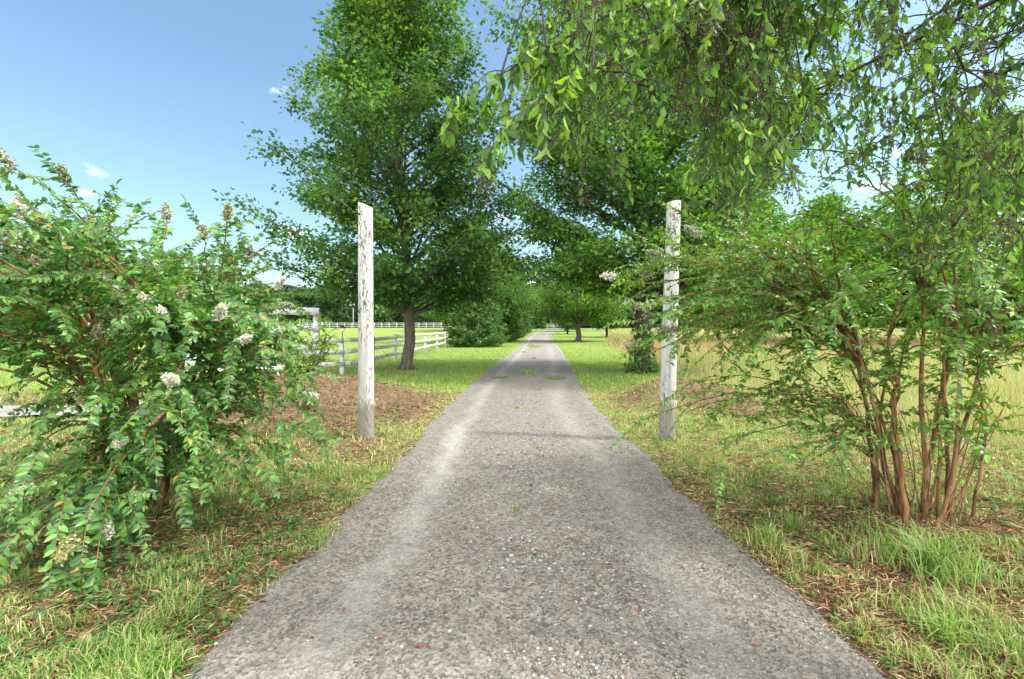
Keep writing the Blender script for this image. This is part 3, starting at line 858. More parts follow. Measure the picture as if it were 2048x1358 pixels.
tag(link('far_wood', wood(8, pts, 1.9, DG).mesh('far_wood', M['maple'])), kind='stuff')
pts = [(x + r.normal() * 3, 150 + r.normal() * 6 - max(0, x - 60) * .35, 15 + r.normal() * 2, 6.3 + r.rand() * 2) for x in np.arange(12, 215, 7.5)]
pts += [(x + r.normal() * 3, 140 + r.normal() * 4 - max(0, x - 60) * .35, 6 + r.rand() * 2, 4.5) for x in np.arange(16, 205, 7)]
tag(link('wood_beyond_field', wood(12, pts, 1.9, DG).mesh('wood_beyond_field', M['maple'])), kind='stuff')
# nearer tree belt far left behind the flowering shrub
r = RS(79)
pts = [(-62 - k * 6 + r.normal() * 2, 62 + k * 3 + r.normal() * 3, 11 + r.normal(), 5.5) for k in range(12)]
tag(link('tree_belt', wood(15, pts, 1.2, DG, 2600).mesh('tree_belt', M['maple'])), kind='stuff')

# ------------------------------------------------------------------ gate posts
def gate_post(x, y, H, r0, r1, lean, label, seed, slant):
    r = RS(seed)
    o = empty('gate_post', (x, y, gz(x, y))); tag(o, label, 'post', 'pair of old gate posts beside the driveway')
    n, m = 28, 40
    V = []
    th = np.arange(n) * 2 * math.pi / n
    ph = r.rand(5) * 6.28
    for i in range(m + 1):
        f = i / m; z = -0.15 + (H + .15) * f
        rad = r0 + (r1 - r0) * f
        rr = rad * (1 + .03 * np.sin(2 * th + ph[0]) + .018 * np.sin(5 * th + ph[1] + f) + .012 * np.sin(9 * th + ph[2] + 2 * f) + .008 * np.sin(f * 14 + ph[3]))
        cr_ = ((th - 4.9 + .05 * math.sin(f * 9)) + math.pi) % (2 * math.pi) - math.pi
        rr = rr - .010 * np.exp(-(cr_ / .07) ** 2)     # drying crack
        zz = np.full(n, z)
        if i == m: zz = zz + slant * np.cos(th + .4) 
        V.append(np.stack([rr * np.cos(th) + lean[0] * f, rr * np.sin(th) + lean[1] * f, zz], 1))
    V = np.concatenate(V); L = []
    for i in range(m):
        for j in range(n):
            k = (j + 1) % n; L += [i * n + j, i * n + k, (i + 1) * n + k, (i + 1) * n + j]
    sz = [4] * (m * n)
    L += list(range(m * n, (m + 1) * n)); sz.append(n)
    g = Geo(); g.add(V, sz, L)
    link('shaft', g.mesh('shaft', M['post'], False), o)
    g = Geo()
    hx, hz = lean[0] - .055 * (1 if x < 0 else -1), H - .14
    g.tube([(hx, -r1 * .80, hz), (hx, -r1 * 1.02, hz)], [.016, .016], 10)
    link('bolt', g.mesh('bolt', M['metal']), o)
    return o
gate_post(-1.955, 6.1, 3.14, .106, .094, (-.012, 0), 'white flaking round gate post on the left verge in front of the maple', 2, -.045)
gate_post(2.05, 6.05, 3.14, .108, .092, (.10, 0), 'slightly leaning white gate post on the right verge crossed by shrub branches', 6, .01)

# ------------------------------------------------------------------ paddock fence on the left
def zf(px, py): return at(px, py, 1)
fp = [(-7.6, 11.6), (-6.35, 12.9), (-5.27, 14.3), (-4.72, 16.9), (-5.0, 19.8), (-5.1, 23.4), (-5.15, 26.9), (-5.15, 30.5), (-5.05, 34.0), (-4.95, 37.5)]
fp = [(-8.2, 11.2), (-6.55, 12.7), (-5.33, 14.3), (-5.20, 17.0), (-5.1, 19.8), (-5.15, 23.4), (-5.15, 27.0), (-5.10, 30.8), (-5.0, 34.4), (-4.9, 38.0)]
fe = empty('rail_fence', (fp[0][0], fp[0][1], 0)); tag(fe, 'white three rail wooden fence curving from the left shrub to the spruce', 'fence')
ox, oy = fp[0]
random.seed(3)
for i, (x, y) in enumerate(fp):
    g = Geo(); z = gz(x, y)
    t = .04 * math.sin(i * 2.1)
    g.box((x - ox, y - oy, z - .2), (x - ox + t, y - oy, z + 1.17 + random.uniform(-.03, .03)), .13, .11, n=3, jit=.004)
    link('post', g.mesh('post', M['fence']), fe)
for i in range(len(fp) - 1):
    (x0, y0), (x1, y1) = fp[i], fp[i + 1]
    d = np.array([x1 - x0, y1 - y0]); d /= np.linalg.norm(d); nrm = np.array([d[1], -d[0]]) * .085
    for h in (.36, .72, 1.08):
        g = Geo()
        s0, s1 = random.uniform(-.02, .02), random.uniform(-.02, .02)
        g.box((x0 - ox + nrm[0], y0 - oy + nrm[1], gz(x0, y0) + h + s0), (x1 - ox + nrm[0] - d[0] * .01, y1 - oy + nrm[1] - d[1] * .01, gz(x1, y1) + h + s1), .14, .035, n=5, jit=.006)
        link('rail', g.mesh('rail', M['fence']), fe)

# taller timber frame joining the fence at the left
fr = empty('timber_frame', (-6.15, 14.3, gz(-6.15, 14.3))); tag(fr, 'tall weathered white board gate frame behind the left shrub', 'gate')
g = Geo(); g.box((0, 0, -.2), (0, 0, 1.98), .15, .15, n=2, jit=.003); link('post', g.mesh('post', M['fence']), fr)
g = Geo(); g.box((-3.6, -.9, -.2), (-3.6, -.9, 2.02), .15, .15, n=2, jit=.003); link('post', g.mesh('post', M['fence']), fr)
for h, w_, x0 in ((1.99, .23, -3.9), (1.47, .17, -3.9), (.85, .17, -3.5), (.4, .17, -3.5)):
    g = Geo(); g.box((x0, -1.08, h + .05), (.14, -.12, h), w_, .05, n=4, jit=.004); link('board', g.mesh('board', M['fence']), fr)

# far white fences
def far_fence(name, a, b, npost, h, label, rails=3):
    e = empty(name, (a[0], a[1], 0)); tag(e, label, 'fence')
    P = [np.array([a[0] + (b[0] - a[0]) * k / (npost - 1), a[1] + (b[1] - a[1]) * k / (npost - 1)]) for k in range(npost)]
    for p_ in P:
        z = gz(*p_); g = Geo(); g.box((p_[0] - a[0], p_[1] - a[1], z - .2), (p_[0] - a[0], p_[1] - a[1], z + h), .13, .13)
        link('post', g.mesh('post', M['farfence']), e)
    for k in range(rails):
        hh = h * (.3 + .64 * k / (rails - 1)); pts = [(p_[0] - a[0], p_[1] - a[1] - .1, gz(*p_) + hh) for p_ in P]
        g = Geo()
        for s_, t_ in zip(pts[:-1], pts[1:]): g.box(s_, t_, .095, .04)
        link('rail', g.mesh('rail', M['farfence']), e)
far_fence('field_fence', (-150, 148), (-16, 150), 56, 1.7, 'distant long white rail fence along the far side of the green paddock')
far_fence('bend_fence', (8.5, 134), (24, 137), 9, 1.3, 'short distant white fence at the far bend of the driveway')

# utility pole with wires at the edge of the wood
up = empty('utility_pole', (-52.5, 150.5, gz(-52.5, 150.5))); tag(up, 'thin pale utility pole before the far wood left of the gate post', 'pole')
g = Geo(); g.tube([(0, 0, -.5), (0, 0, 7.5)], [.16, .11], 8); link('pole', g.mesh('pole', plain_mat('pole_wood', (0.35, 0.33, 0.3), .8)), up)
g = Geo(); g.box((-1, 0, 7.1), (1, 0, 7.1), .12, .1); link('crossarm', g.mesh('crossarm', M['dark_bark']), up)
for dx in (-.8, .8):
    t = np.linspace(0, 1, 14); g = Geo()
    g.tube(np.stack([dx - 70 * t, 0 * t - 8 * t, 7.2 - 3.2 * t * (1 - t) + 2.5 * t], 1), .022, 4); link('wire', g.mesh('wire', M['metal']), up)

# ------------------------------------------------------------------ small lights
def lantern(x, y, z, label):
    e = empty('garden_light', (x, y, z)); tag(e, label, 'light')
    g = Geo(); g.tube([(0, 0, 0), (0, 0, .20)], [.014, .012], 8); link('stem', g.mesh('stem', M['metal']), e)
    g = Geo(); g.tube([(0, 0, .19), (0, 0, .21), (0, 0, .31)], [.035, .05, .085], 12); link('lamp_glass', g.mesh('lamp_glass', M['glass']), e)
    g = Geo(); g.tube([(0, 0, .31), (0, 0, .325), (0, 0, .36), (0, 0, .39)], [.115, .115, .07, .02], 12); link('lamp_cap', g.mesh('lamp_cap', M['metal']), e)
lantern(-5.33, 14.3, gz(-5.33, 14.3) + 1.16, 'small black solar lantern on top of a white fence post')
e = empty('stake_light', (3.63, 14.6, gz(3.63, 14.6))); tag(e, 'small rusty stake light in the grass before the right maple', 'light')
g = Geo(); g.tube([(0, 0, -.1), (0.01, 0, .24)], [.014, .013], 7); link('stake', g.mesh('stake', M['rust']), e)
g = Geo(); g.tube([(0.01, 0, .23), (0.01, 0, .27), (0.01, 0, .33), (0.01, 0, .36)], [.02, .05, .055, .02], 10); link('lamp_head', g.mesh('lamp_head', M['rust']), e)

# ------------------------------------------------------------------ multi-stem flowering shrubs
UPV = np.array([0, 0, 1.])
def shrub(seed, base, tips, n_rand, envf, shoots=9, leaf=.06, cols=None, spread=.22, n_main=14, r0=.022, sl=(.25, .5), gap=.024, bend=.25, bare=.35, sucker=6):
    r = RS(seed); S = Geo(); P, D, Nn, Ls = [], [], [], []
    base = np.array(base, float); flowers = {}; mains = []
    targets = [(np.array(t, float), True) for t in tips] + [(envf(r), False) for _ in range(n_rand)]
    order = sorted(range(len(tips), len(targets)), key=lambda k: np.hypot(*(targets[k][0][:2] - base[:2])) + r.rand() * .9) + list(range(len(tips)))
    for oi, ti in enumerate(order):
        tip, exp = targets[ti]
        thick = oi < n_main
        a = math.atan2(tip[1] - base[1], tip[0] - base[0]) + r.normal() * .5
        b0 = base + np.array([math.cos(a), math.sin(a), 0]) * spread * r.uniform(.15, 1)
        b0[2] = gz(b0[0], b0[1]) - .03
        par = None
        if not thick:      # forks off one of the main stems
            best = 1e9
            for mp_, mr in mains:
                for q in (4, 5, 6, 7, 8):
                    d_ = np.linalg.norm(mp_[q] - tip) + r.rand() * .35 + (.6 if mp_[q][2] > tip[2] + .1 else 0)
                    if d_ < best: best = d_; par = (mp_, q, mr)
            b0 = par[0][par[1]]
        v = tip - b0; ln = np.linalg.norm(v); hz = np.linalg.norm(v[:2])
        ctrl = b0 + np.array([v[0] * .38, v[1] * .38, max(v[2] * .62, ln * .32)]) + r.normal(size=3) * .08
        if par is not None:
            tg0 = par[0][par[1] + 1] - par[0][par[1]]; tg0 /= np.linalg.norm(tg0)
            ctrl = b0 + tg0 * ln * .45 + v * .15
        n = 14; pl = bez(b0, ctrl, tip, n) + np.cumsum(r.normal(size=(n, 3)) * .013, axis=0)
        pl[0] = b0
        rb = r0 * r.uniform(.6, 1.15) if thick else min(par[2] * .5, .004 + .0045 * ln)
        if thick: mains.append((pl, rb))
        S.tube(pl, rb * np.linspace(1, .0, n) ** .75 + .0022, 7, cap=False, col=[(1, .95, .9), (.7, .62, .6), (1.15, .95, .75), (.45, .42, .42)][ti % 4])
        flowers[ti] = (pl[-1], pl[-1] - pl[-2], exp)
        ends = [(pl, .55)]
        ns = int(shoots * (.6 + .6 * ln / 2.5))
        shl = [(pl[-4:], None)]
        for k in range(ns):
            br_ = bare if thick else .12
            t = br_ + (1 - br_) * (k + r.rand()) / ns
            i = t * (n - 1); i0 = min(int(i), n - 2); s0 = pl[i0] * (1 - (i - i0)) + pl[i0 + 1] * (i - i0)
            tg = pl[i0 + 1] - pl[i0]; tg /= np.linalg.norm(tg)
            dv = tg * .7 + rand_unit(r, 1)[0] * .85; dv[2] *= .75; dv[:2] += (s0 - base)[:2] * .12
            dv /= np.linalg.norm(dv)
            L = r.uniform(*sl)
            s2 = s0 + dv * L - UPV * bend * L * r.uniform(.2, 1.4) * max(.12, 1.5 - .62 * s0[2]); s1 = s0 + dv * L * .5 + UPV * .03
            sp_ = bez(s0, s1, s2, 6)
            S.tube(sp_, np.linspace(.0042, .0015, 6), 4, cap=False)
            shl.append((sp_, L))
        for (sp_, L) in shl:
            seg = np.linalg.norm(np.diff(sp_, axis=0), axis=1); cum = np.concatenate([[0], np.cumsum(seg)])
            m = max(4, int(cum[-1] / gap))
            tt = np.linspace(.08 * cum[-1], cum[-1], m)
            pos = np.stack([np.interp(tt, cum, sp_[:, c]) for c in range(3)], 1)
            td = np.gradient(pos, axis=0); td /= np.linalg.norm(td, axis=1)[:, None] + 1e-9
            sd = np.cross(td, UPV); sd /= np.linalg.norm(sd, axis=1)[:, None] + 1e-9
            tl = r.normal() * .5
            sd = sd * math.cos(tl) + np.cross(td, sd) * math.sin(tl)
            for sg in (-1, 1):
                kk = r.rand(m) < .88
                P.append(pos[kk]); dd = sd[kk] * sg * .9 + td[kk] * .55 + r.normal(size=(kk.sum(), 3)) * .27; dd[:, 2] -= .12
                D.append(dd); nn_ = np.cross(td[kk], sd[kk]); nn_[nn_[:, 2] < 0] *= -1
                Nn.append(nn_ + r.normal(size=(kk.sum(), 3)) * .28)
                Ls.append(np.full(kk.sum(), leaf) * r.uniform(.7, 1.15, kk.sum()) * (1.05 - .35 * (tt[kk] / cum[-1]) ** 3))
            P.append(pos[-1:]); D.append(td[-1:]); Nn.append(np.array([[0, 0, 1.]])); Ls.append(np.array([leaf * .7]))
    for k in range(sucker):    # leafless thin dead canes at the base
        a = r.rand() * 6.28; b0 = base + np.array([math.cos(a), math.sin(a), 0]) * spread * r.rand()
        tip = b0 + np.array([math.cos(a) * .35 + r.normal() * .1, math.sin(a) * .35 + r.normal() * .1, r.uniform(.5, 1.2)])
        S.tube(bez(b0, (b0 + tip) / 2 + r.normal(size=3) * .06, tip, 5), np.linspace(.006, .002, 5), 5, cap=False)
    P = np.concatenate(P); D = np.concatenate(D); Nn = np.concatenate(Nn); Ls = np.concatenate(Ls); n = len(P)
    cl = fbm(P[:, 0] * 2.2 + P[:, 2] * 1.7, P[:, 1] * 2.2 - P[:, 2], seed)
    col = pick(r, n, cols, .22) * (0.72 + .56 * cl)[:, None]
    od = r.rand(n); col[od < .015] = (0.36, 0.30, 0.05); col[od > .997] = (0.30, 0.12, 0.05)
    Ls = Ls * r.choice([1, 1, 1, .6, 1.2], n)
    G = Geo(); G.add(*leaves(T_LANCE, P, D, Nn, Ls, Ls * r.uniform(.40, .52, n), col))
    return S, G, [flowers[k] for k in range(len(targets))], n

def panicle(r, c, d, size, cols, cnt=130):
    """cluster of small crinkled florets on fine stalks"""
    d = d / (np.linalg.norm(d) + 1e-9)
    t = r.rand(cnt); u = rand_unit(r, cnt)
    P = c + d * (t * size * 1.3)[:, None] + u * (size * .48 * (1.1 - .6 * t) * r.rand(cnt) ** .45)[:, None]
    k = 3; idx = np.repeat(np.arange(cnt), k); n = len(idx)
    g = Geo()
    DD = rand_unit(r, n)
    g.add(*leaves(T_DIAMOND, P[idx], DD, rand_unit(r, n), r.uniform(.010, .021, n), r.uniform(.009, .018, n), pick(r, n, cols, .2)))
    for i in range(0, cnt, 4):
        g.tube([c + d * t[i] * size * .6, P[i]], [.0012, .0008], 3, (0.2, 0.22, 0.06), cap=False)
    return g
WH = [(0.78, 0.78, 0.74), (0.72, 0.7, 0.62), (0.8, 0.8, 0.8), (0.4, 0.42, 0.2)]
BUD = [(0.35, 0.36, 0.1), (0.42, 0.32, 0.14), (0.25, 0.33, 0.08), (0.6, 0.58, 0.45)]
FAD = [(0.55, 0.54, 0.5), (0.36, 0.33, 0.2), (0.66, 0.64, 0.62), (0.28, 0.32, 0.14)]

# left shrub
fl = [(250, 600, 3.1, 'w'), (325, 648, 2.9, 'w'), (440, 632, 3.2, 'w'), (322, 512, 3.4, 'w'), (395, 590, 3.2, 'b'), (45, 400, 3.0, 'w'), (70, 432, 3.3, 'f'),
      (18, 350, 3.0, 'f'), (328, 785, 2.8, 'w'), (42, 998, 2.6, 'w'), (178, 1042, 2.7, 'w'), (215, 892, 2.9, 'w'), (530, 668, 3.4, 'w'), (598, 786, 3.5, 'w'),
      (555, 578, 4.2, 'w'), (235, 440, 3.8, 'w'), (470, 700, 3.2, 'w'), (160, 1108, 2.6, 'f'), (455, 425, 3.6, 'b'), (350, 440, 3.7, 'f'), (120, 350, 3.5, 'f'), (640, 885, 3.5, 'b'), (520, 935, 3.2, 'b'), (600, 830, 3.5, 'b'), (500, 520, 3.8, 'f'), (400, 480, 3.7, 'f'), (100, 1120, 2.55, 'b'), (580, 930, 3.3, 'b'), (80, 1050, 2.75, 'n'), (200, 985, 2.85, 'n'), (30, 930, 2.8, 'n'), (250, 1000, 3.0, 'n'), (120, 960, 2.7, 'n'), (330, 965, 3.1, 'n'), (430, 930, 3.2, 'n'), (10, 1040, 2.7, 'n'), (60, 870, 2.8, 'n'), (130, 1080, 2.65, 'n'), (360, 890, 3.0, 'n')]
base1 = (-2.95, 3.75, 0)
def env_left(r):
    a = r.rand() * 6.283; rr = 1.75 * r.rand() ** .5
    x = base1[0] - .28 + math.cos(a) * rr; y = base1[1] + .1 + math.sin(a) * rr * .9
    top = 2.42 - .30 * max(0, x + 3.6) ** 1.5 - .1 * rr
    x = min(x, -2.1 - .3 * r.rand())
    z = r.uniform(.95 + .05 * rr, top) if r.rand() < .6 else top + r.normal() * .12
    return np.array([x, y, z])
S, G, flw, nl = shrub(21, base1, [at(*f[:3]) for f in fl], 112, env_left, shoots=9, leaf=.062, spread=.26, r0=.022,
                  cols=[(0.07, 0.19, 0.045), (0.10, 0.25, 0.05), (0.15, 0.32, 0.06), (0.05, 0.145, 0.045)], sl=(.25, .52), gap=.023, bend=.45, bare=.3)
print('left shrub leaves', nl)
sh1 = empty('flowering_shrub', (base1[0], base1[1], gz(*base1[:2]))); tag(sh1, 'big dense crape myrtle with white flower clusters on the left verge', 'shrub')
def rel(o, e):
    o.parent = e; o.location = (-e.location[0], -e.location[1], -e.location[2]); return o
rel(link('stems', S.mesh('stems', M['myrtle_bark'], True)), sh1)
rel(link('leaves', G.mesh('leaves', M['myrtle'])), sh1)
r = RS(41)
for f, (c_, d_, e_) in zip(fl, flw):
    if f[3] == 'n': continue
    cols = {'w': WH, 'b': BUD, 'f': FAD}[f[3]]
    rel(link('flower_cluster', panicle(r, c_ - d_ * .3, d_ * .3 + UPV * .02, r.uniform(.07, .105), cols, 200).mesh('flower_cluster', M['petal'])), sh1)
for (c_, d_, e_) in flw[len(fl)::5]:
    rel(link('flower_cluster', panicle(r, c_, d_, r.uniform(.06, .1), FAD, 120).mesh('flower_cluster', M['petal'])), sh1)

# right shrub
fr_ = [(1245, 572, 4.3, 'w'), (1290, 560, 4.2, 'f'), (1300, 610, 4.3, 'f'), (1330, 520, 4.0, 'f'), (1285, 690, 4.3, 'f'), (1300, 840, 4.1, 'n'), (1330, 660, 3.9, 'f'),
       (1440, 895, 3.6, 'n'), (1580, 925, 3.0, 'n'), (1400, 470, 4.2, 'f'), (1640, 330, 3.2, 'n'), (1600, 400, 3.4, 'n'), (1700, 290, 3.2, 'n'), (1560, 420, 3.5, 'n'),
       (1470, 700, 3.5, 'n'), (1900, 880, 2.9, 'n'), (2030, 620, 3.2, 'n'), (1380, 760, 4.2, 'n'), (1500, 780, 3.6, 'n'), (1450, 830, 3.7, 'n'), (1600, 860, 3.2, 'n'), (1560, 750, 3.4, 'n'), (1650, 920, 3.0, 'n'), (1420, 700, 3.8, 'n'), (1530, 640, 3.6, 'n'), (1980, 820, 3.1, 'n'), (1980, 500, 3.4, 'n'), (1850, 520, 3.6, 'n')]
base2 = (3.12, 3.5, 0)
def env_right(r):
    a = r.rand() * 6.283; rr = 2.0 * r.rand() ** .5
    x = base2[0] - .25 + math.cos(a) * rr; y = base2[1] + .35 + math.sin(a) * rr * .85
    z = r.uniform(1.0 + .15 * rr, 2.1) if r.rand() < .75 else r.uniform(2.0, 2.5)
    return np.array([x, y, z])
S, G, flw, nl = shrub(26, base2, [at(*f[:3]) for f in fr_], 125, env_right, shoots=10, leaf=.050, spread=.30, n_main=16, r0=.0155,
                  cols=[(0.09, 0.25, 0.045), (0.14, 0.33, 0.045), (0.22, 0.43, 0.06), (0.07, 0.19, 0.045)], sl=(.2, .48), gap=.027, bend=.25, bare=.42, sucker=26)
print('right shrub leaves', nl)
sh2 = empty('multi_stem_shrub', (base2[0], base2[1], gz(*base2[:2]))); tag(sh2, 'open crape myrtle with many bare orange brown stems on the right verge', 'shrub')
rel(link('stems', S.mesh('stems', M['myrtle_bark'], True)), sh2)
rel(link('leaves', G.mesh('leaves', M['myrtle'])), sh2)
for f, (c_, d_, e_) in zip(fr_, flw):
    if f[3] == 'n': continue
    rel(link('flower_cluster', panicle(r, c_, d_ * .3 + UPV * .02, .11, WH if f[3] == 'w' else FAD, 150).mesh('flower_cluster', M['petal'])), sh2)

# small yellowish shrub behind the left one, against the fence
b3 = (-4.75, 10.4, 0)
def env_3(r):
    a = r.rand() * 6.283; rr = .75 * r.rand() ** .5
    return np.array([b3[0] + math.cos(a) * rr, b3[1] + math.sin(a) * rr, gz(b3[0], b3[1]) + r.uniform(.3, 1.25 - .3 * rr)])
S, G, flw, nl = shrub(29, b3, [], 26, env_3, shoots=8, leaf=.075, spread=.2, r0=.012, cols=[(0.14, 0.24, 0.03), (0.2, 0.29, 0.04), (0.09, 0.18, 0.03)], sl=(.2, .4), gap=.03, bare=.15, sucker=0)
sh3 = empty('small_shrub', (b3[0], b3[1], gz(*b3[:2]))); tag(sh3, 'small yellow green bush on the brown mound before the fence', 'shrub')
rel(link('stems', S.mesh('stems', M['dark_bark'])), sh3); rel(link('leaves', G.mesh('leaves', M['myrtle'])), sh3)

# ------------------------------------------------------------------ overhanging tree, trunk outside the frame at the right
r = RS(63)
TB = np.array([4.9, 1.1, 0.])
ot = empty('drooping_tree', (TB[0], TB[1], gz(TB[0], TB[1])))
tag(ot, 'overhanging tree with drooping leaves and dark berries filling the top right', 'tree')
Tg = Geo()
trunk = np.array([TB + [0, 0, -.2], TB + [0, 0, .8], TB + [-.05, .05, 1.8], TB + [-.15, .1, 3.0], TB + [-.3, .3, 4.2], TB + [-.4, .5, 5.4]])
Tg.tube(trunk, [.24, .17, .15, .13, .09, .04], 12)
limb_pts = []
limb_t = [(880, 285, 1.75), (900, 215, 2.0), (1060, 250, 2.4), (1130, 20, 2.5), (1210, 230, 2.3), (1330, 150, 2.9), (1420, 330, 3.0), (1500, 60, 2.2), (1560, 260, 3.2),
          (1640, 60, 3.6), (1700, 320, 2.8), (1850, 200, 2.3), (1950, 380, 2.4), (2080, 250, 2.1), (2100, 480, 2.8), (1250, -80, 3.3), (1500, -60, 3.8), (1800, -50, 3.2), (1400, 60, 3.8), (1180, 120, 3.4), (1760, 420, 3.6)]
for i, (px, py, d) in enumerate(limb_t):
    tip = at(px, py, d)
    s = trunk[3] * (1 - (i % 5) / 5) + trunk[4] * ((i % 5) / 5)
    L = np.linalg.norm(tip - s)
    ctrl = (s * .45 + tip * .55) + [0, 0, (.06 if i < 2 else .22) * L] + r.normal(size=3) * .1
    if i < 2: ctrl = at(1560 + 160 * i, -330, 2.3) + r.normal(size=3) * .05
    n = 22; pl = bez(s, ctrl, tip, n) + np.cumsum(r.normal(size=(n, 3)) * .010, axis=0)
    Tg.tube(pl, (.022 if i < 2 else .03) * np.linspace(1, 0, n) ** 1.2 + .0026, 7, cap=False)
    limb_pts.append(pl[int(n * .35):])
LP = np.concatenate(limb_pts)
yb = lambda px: np.interp(px, [860, 900, 960, 1040, 1100, 1200, 1300, 1350, 1400, 1500, 1600, 1680, 1740, 1800, 1900, 2048, 2300], [250, 265, 230, 215, 240, 260, 240, 270, 320, 330, 290, 230, 290, 390, 450, 470, 480])
P, D, Nn, Ls, shade = [], [], [], [], []
bp = []
def shoot(s0, d0, L, leaf, gap=.021):
    s2 = s0 + d0 * L * .55 - UPV * L * .75; s1 = s0 + d0 * L * .5
    sp_ = bez(s0, s1, s2, 6); Tg.tube(sp_, np.linspace(.0028, .0012, 6), 3, cap=False)
    m = max(3, int(L / gap)); t = np.linspace(.1, 1, m)[:, None]
    pos = (1 - t) ** 2 * s0 + 2 * t * (1 - t) * s1 + t * t * s2
    k = len(pos); a = np.where(np.arange(k) % 2 == 0, 1., -1.)[:, None]
    sd = np.cross(s2 - s0, UPV + r.normal(size=3) * .3); sd /= np.linalg.norm(sd) + 1e-9
    P.append(pos); D.append(sd * a * .55 + r.normal(size=(k, 3)) * .28 + [0, 0, -1.0])
    Nn.append(np.tile(np.cross(s2 - s0, sd), (k, 1)) + r.normal(size=(k, 3)) * .7)
    Ls.append(leaf * r.uniform(.65, 1.15, k))
    return s2
# shoots along the limbs
for li, pl in enumerate(limb_pts):
    for i in range(2, len(pl)):
        for _ in range(5 if li < 2 else (1 if li > 10 else 3)):
            s0 = pl[i] + (pl[i - 1] - pl[i]) * r.rand()
            tg = pl[i] - pl[i - 1]; tg /= np.linalg.norm(tg)
            dv = tg * .5 + rand_unit(r, 1)[0] * .7; dv[2] = abs(dv[2]) * .2
            px = 1024 + s0[0] / s0[1] * F; py = HOR - (s0[2] - CAMZ) / s0[1] * F
            if py > yb(px) + 60 and li > 1: continue
            if py > yb(px) + 85 or (li > 1 and px < 1040 and py < 190) or (px < 1400 and r.rand() < .5 and li > 1): continue
            e = shoot(s0, dv / np.linalg.norm(dv), r.uniform(.15, .36), .075 if li < 2 else .056)
            if r.rand() < .25: bp.append(e)
# filler twigs through the canopy volume
cnt = 0
while cnt < 620:
    px = r.uniform(1010, 2300); d = r.uniform(1.9, 4.8); py = r.uniform(-250, yb(px))
    if 1540 < px < 1840 and r.rand() < .82: continue
    if px > 1840 and r.rand() < .6: continue
    if px < 1060 or (px < 1400 and r.rand() < .72): continue
    s0 = at(px, py, d)
    if noise2(np.array([px / 90.]), np.array([py / 90. + d * 3]), 5)[0] < .34: continue
    j = np.argmin(((LP - s0) ** 2).sum(1)); q0 = LP[j]; dist = np.linalg.norm(q0 - s0)
    if dist > .62: continue
    j = r.choice(np.argsort(((LP - s0) ** 2).sum(1))[:6]); q0 = LP[j]
    Tg.tube(bez(q0, (q0 + s0) / 2 + [0, 0, dist * .25], s0, 5), np.linspace(.005, .0022, 5), 4, cap=False)
    dv = s0 - q0 + r.normal(size=3) * .12; dv[2] *= .3; dv /= np.linalg.norm(dv) + 1e-9
    for _ in range(2):
        e = shoot(s0, dv + r.normal(size=3) * .35, r.uniform(.14, .34), .056)
    if r.rand() < .75: bp.append(e)
    cnt += 1
P = np.concatenate(P); D = np.concatenate(D); Nn = np.concatenate(Nn); Ls = np.concatenate(Ls); n = len(P)
print('overhang leaves', n)
cl = fbm(P[:, 0] * 1.5 + P[:, 2], P[:, 1] * 1.5, 7)
col = pick(r, n, [(0.11, 0.23, 0.04), (0.17, 0.32, 0.05), (0.06, 0.13, 0.04), (0.25, 0.41, 0.07), (0.09, 0.18, .05), (0.13, .26, .05)], .25) * (.7 + .6 * cl)[:, None]
Lg = Geo(); Lg.add(*leaves(T_LANCE, P, D, Nn, Ls, Ls * r.uniform(.36, .46, n), col))
rel(link('trunk', Tg.mesh('trunk', M['dark_bark'], True)), ot)
rel(link('foliage', Lg.mesh('foliage', M['cherry'])), ot)
bg_ = Geo()
for c_ in bp:
    m = 34; q_ = c_ + r.normal(size=(m, 3)) * np.array([.028, .028, .045]) - UPV * .02
    s = r.uniform(.0035, .0062, m)
    O = np.array([[1, 0, 0], [0, 1, 0], [-1, 0, 0], [0, -1, 0], [0, 0, 1], [0, 0, -1.]])
    V = (q_[:, None, :] + O[None] * s[:, None, None]).reshape(-1, 3)
    fl_ = np.array([0, 1, 4, 1, 2, 4, 2, 3, 4, 3, 0, 4, 1, 0, 5, 2, 1, 5, 3, 2, 5, 0, 3, 5])
    bg_.add(V, [3] * (8 * m), (fl_[None] + (np.arange(m) * 6)[:, None]).ravel())
    for k in range(0, m, 3): bg_.tube([c_, q_[k]], [.001, .0008], 3, cap=False)
tag(rel(link('berries', bg_.mesh('berries', M['berry'], True)), ot))

# ------------------------------------------------------------------ tufts and fallen leaves
def tuft(x, y, n, h, spread, cols, label, name='grass_tuft', wd=.006, group='tufts of longer grass', onroad=False, sy=1.0):
    r = RS(int(abs(x * 100) + y * 10)); a = r.rand(n) * 6.283; rr = spread * .55 * np.abs(r.normal(size=n)) * (1 + .4 * np.sin(3 * a + x) + .3 * np.sin(5 * a))
    xx, yy = np.cos(a) * rr * .8, np.sin(a) * rr * sy
    z0 = (road_z(x + xx, y + yy) if onroad else ground_z(x + xx, y + yy)) - gz(x, y)
    g = Geo(); g.add(*blades(xx, yy, h * r.uniform(.5, 1.15, n), np.full(n, wd), r.uniform(.2, 1.3, n), pick(r, n, cols), r, z0=z0))
    o = link(name, g.mesh(name, M['blade'])); o.location = (x, y, gz(x, y))
    tag(o, label, 'grass tuft', group)
tuft(2.55, 2.75, 420, .30, .34, [(0.16, 0.3, 0.05), (0.2, 0.33, 0.08), (0.3, 0.36, 0.15)], 'long pale bladed grass clump before the multi stem shrub at right', wd=.007)
tuft(2.05, 2.15, 190, .17, .22, GREENS, 'fresh green grass clump in the bottom right corner')
tuft(1.78, 3.15, 70, .16, .07, GREENS, 'green tuft on the brown litter beside the right driveway edge')
tuft(2.05, 3.35, 45, .14, .06, GREENS, 'small green tuft between driveway and orange stemmed shrub')
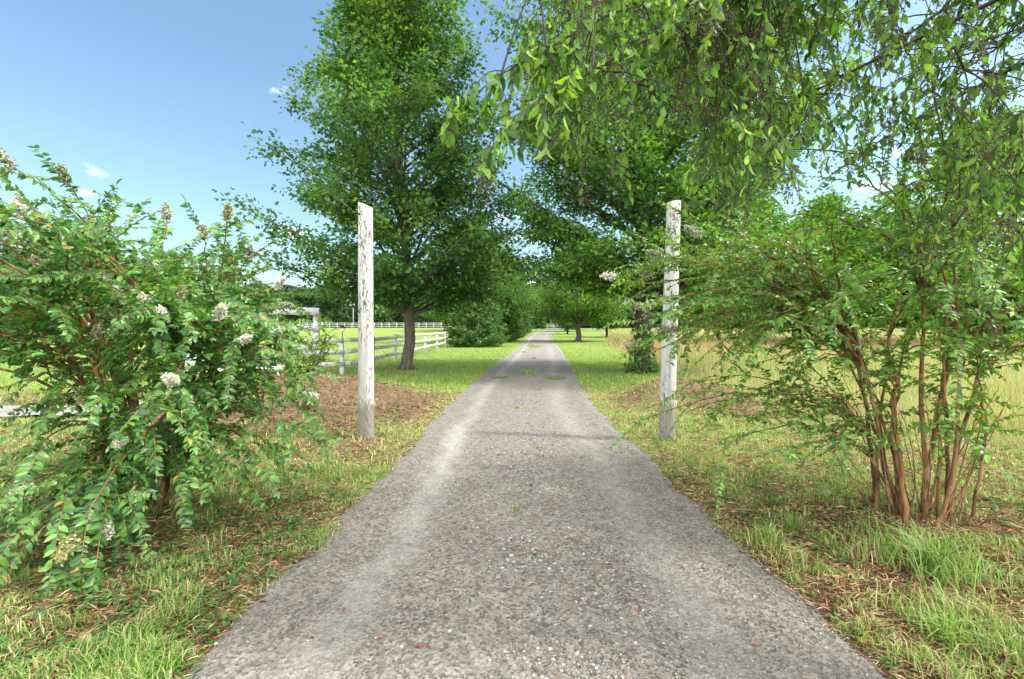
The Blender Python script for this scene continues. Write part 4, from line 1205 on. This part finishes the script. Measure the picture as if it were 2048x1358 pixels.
tuft(0.50, 14.3, 260, .17, .28, GREENS, 'grass tuft growing in the middle of the driveway between two puddles', onroad=True, wd=.014, sy=2.0)
tuft(1.65, 35.5, 700, .12, .75, LAWN, 'farther grass patch in the middle of the driveway', onroad=True, wd=.03, sy=3.5)
tuft(0.68, 27.0, 60, .12, .2, GREENS, 'little weed in the driveway just before the far grass patch', onroad=True, wd=.02)
for k, (xx_, yy_, sz_) in enumerate([(0.32, 5.6, .07), (0.02, 3.7, .05), (0.10, 8.4, .09), (0.62, 10.8, .10), (0.52, 17.5, .22), (1.05, 21.5, .12)]):
    tuft(xx_, yy_, 40 + 12 * k, .05 + .012 * k, sz_, GREENS + STRAW[:2], ['tiny weed among pale stones at mid distance in the driveway', 'small pale weed in the gravel nearest the camera', 'sparse weed on the driveway crown just past the gate posts',
         'weed sprig on the driveway crown short of the puddles', 'low weed patch on the driveway beyond the puddles', 'smaller weed patch on the driveway in the sun past the shade'][k], name='road_weed', wd=.004 + .001 * k, group='weeds on the driveway crown', onroad=True)
r = RS(5)
lv = None
fm = leaf_mat('dead_leaf', .8, .05, .1, (1, .8, .6))
for i, (px, py) in enumerate([(868, 1028), (895, 1226), (765, 1289), (575, 1278), (1063, 1063), (1214, 1138), (1455, 1158), (1517, 1305), (852, 1298), (1245, 1083), (925, 1240), (1283, 1221), (830, 1300), (1000, 1190), (690, 1232)]):
    d = F * 1.5 / (py - HOR); x = (px - 1024) / F * d
    if lv is None:
        g = Geo()
        g.add(*leaves(T_LANCE, np.zeros((1, 3)), np.array([[1., 0, .1]]), np.array([[0, .3, 1.]]), .045, .02, np.array([[0.17, 0.055, 0.025]])))
        g.tube([(-.012, 0, .004), (0, 0, 0)], [.0008, .0008], 4, (0.2, 0.08, 0.04))
        lv = link('fallen_leaf', g.mesh('fallen_leaf', fm)); o = lv
    else:
        o = lv.copy(); COL.objects.link(o)
    o.location = (x, d, float(road_z(x, d)) + .012); o.rotation_euler = (r.uniform(-.3, .3), r.uniform(-.3, .3), r.rand() * 6.28)
    s = r.uniform(.6, 1.1); o.scale = (s, s * r.uniform(.6, 1.1), s)
    tag(o, 'red brown dead leaf on the gravel, ' + ['on the pale left wheel track', 'larger of a close pair near the bottom', 'on the left half close to the bottom',
        'leftmost one near the bottom edge', 'farthest one in the middle of the driveway', 'right of centre halfway down the gravel', 'largest on the right half', 'rightmost one near the bottom edge',
        'one of two by the bottom left', 'farthest one right of centre', 'smaller of a close pair near the bottom', 'between centre and right wheel track',
        'nearest the bottom edge left of centre', 'in the centre strip below the pale weed', 'between left wheel track and centre'][i], 'fallen leaf', 'fallen leaves scattered on the gravel')
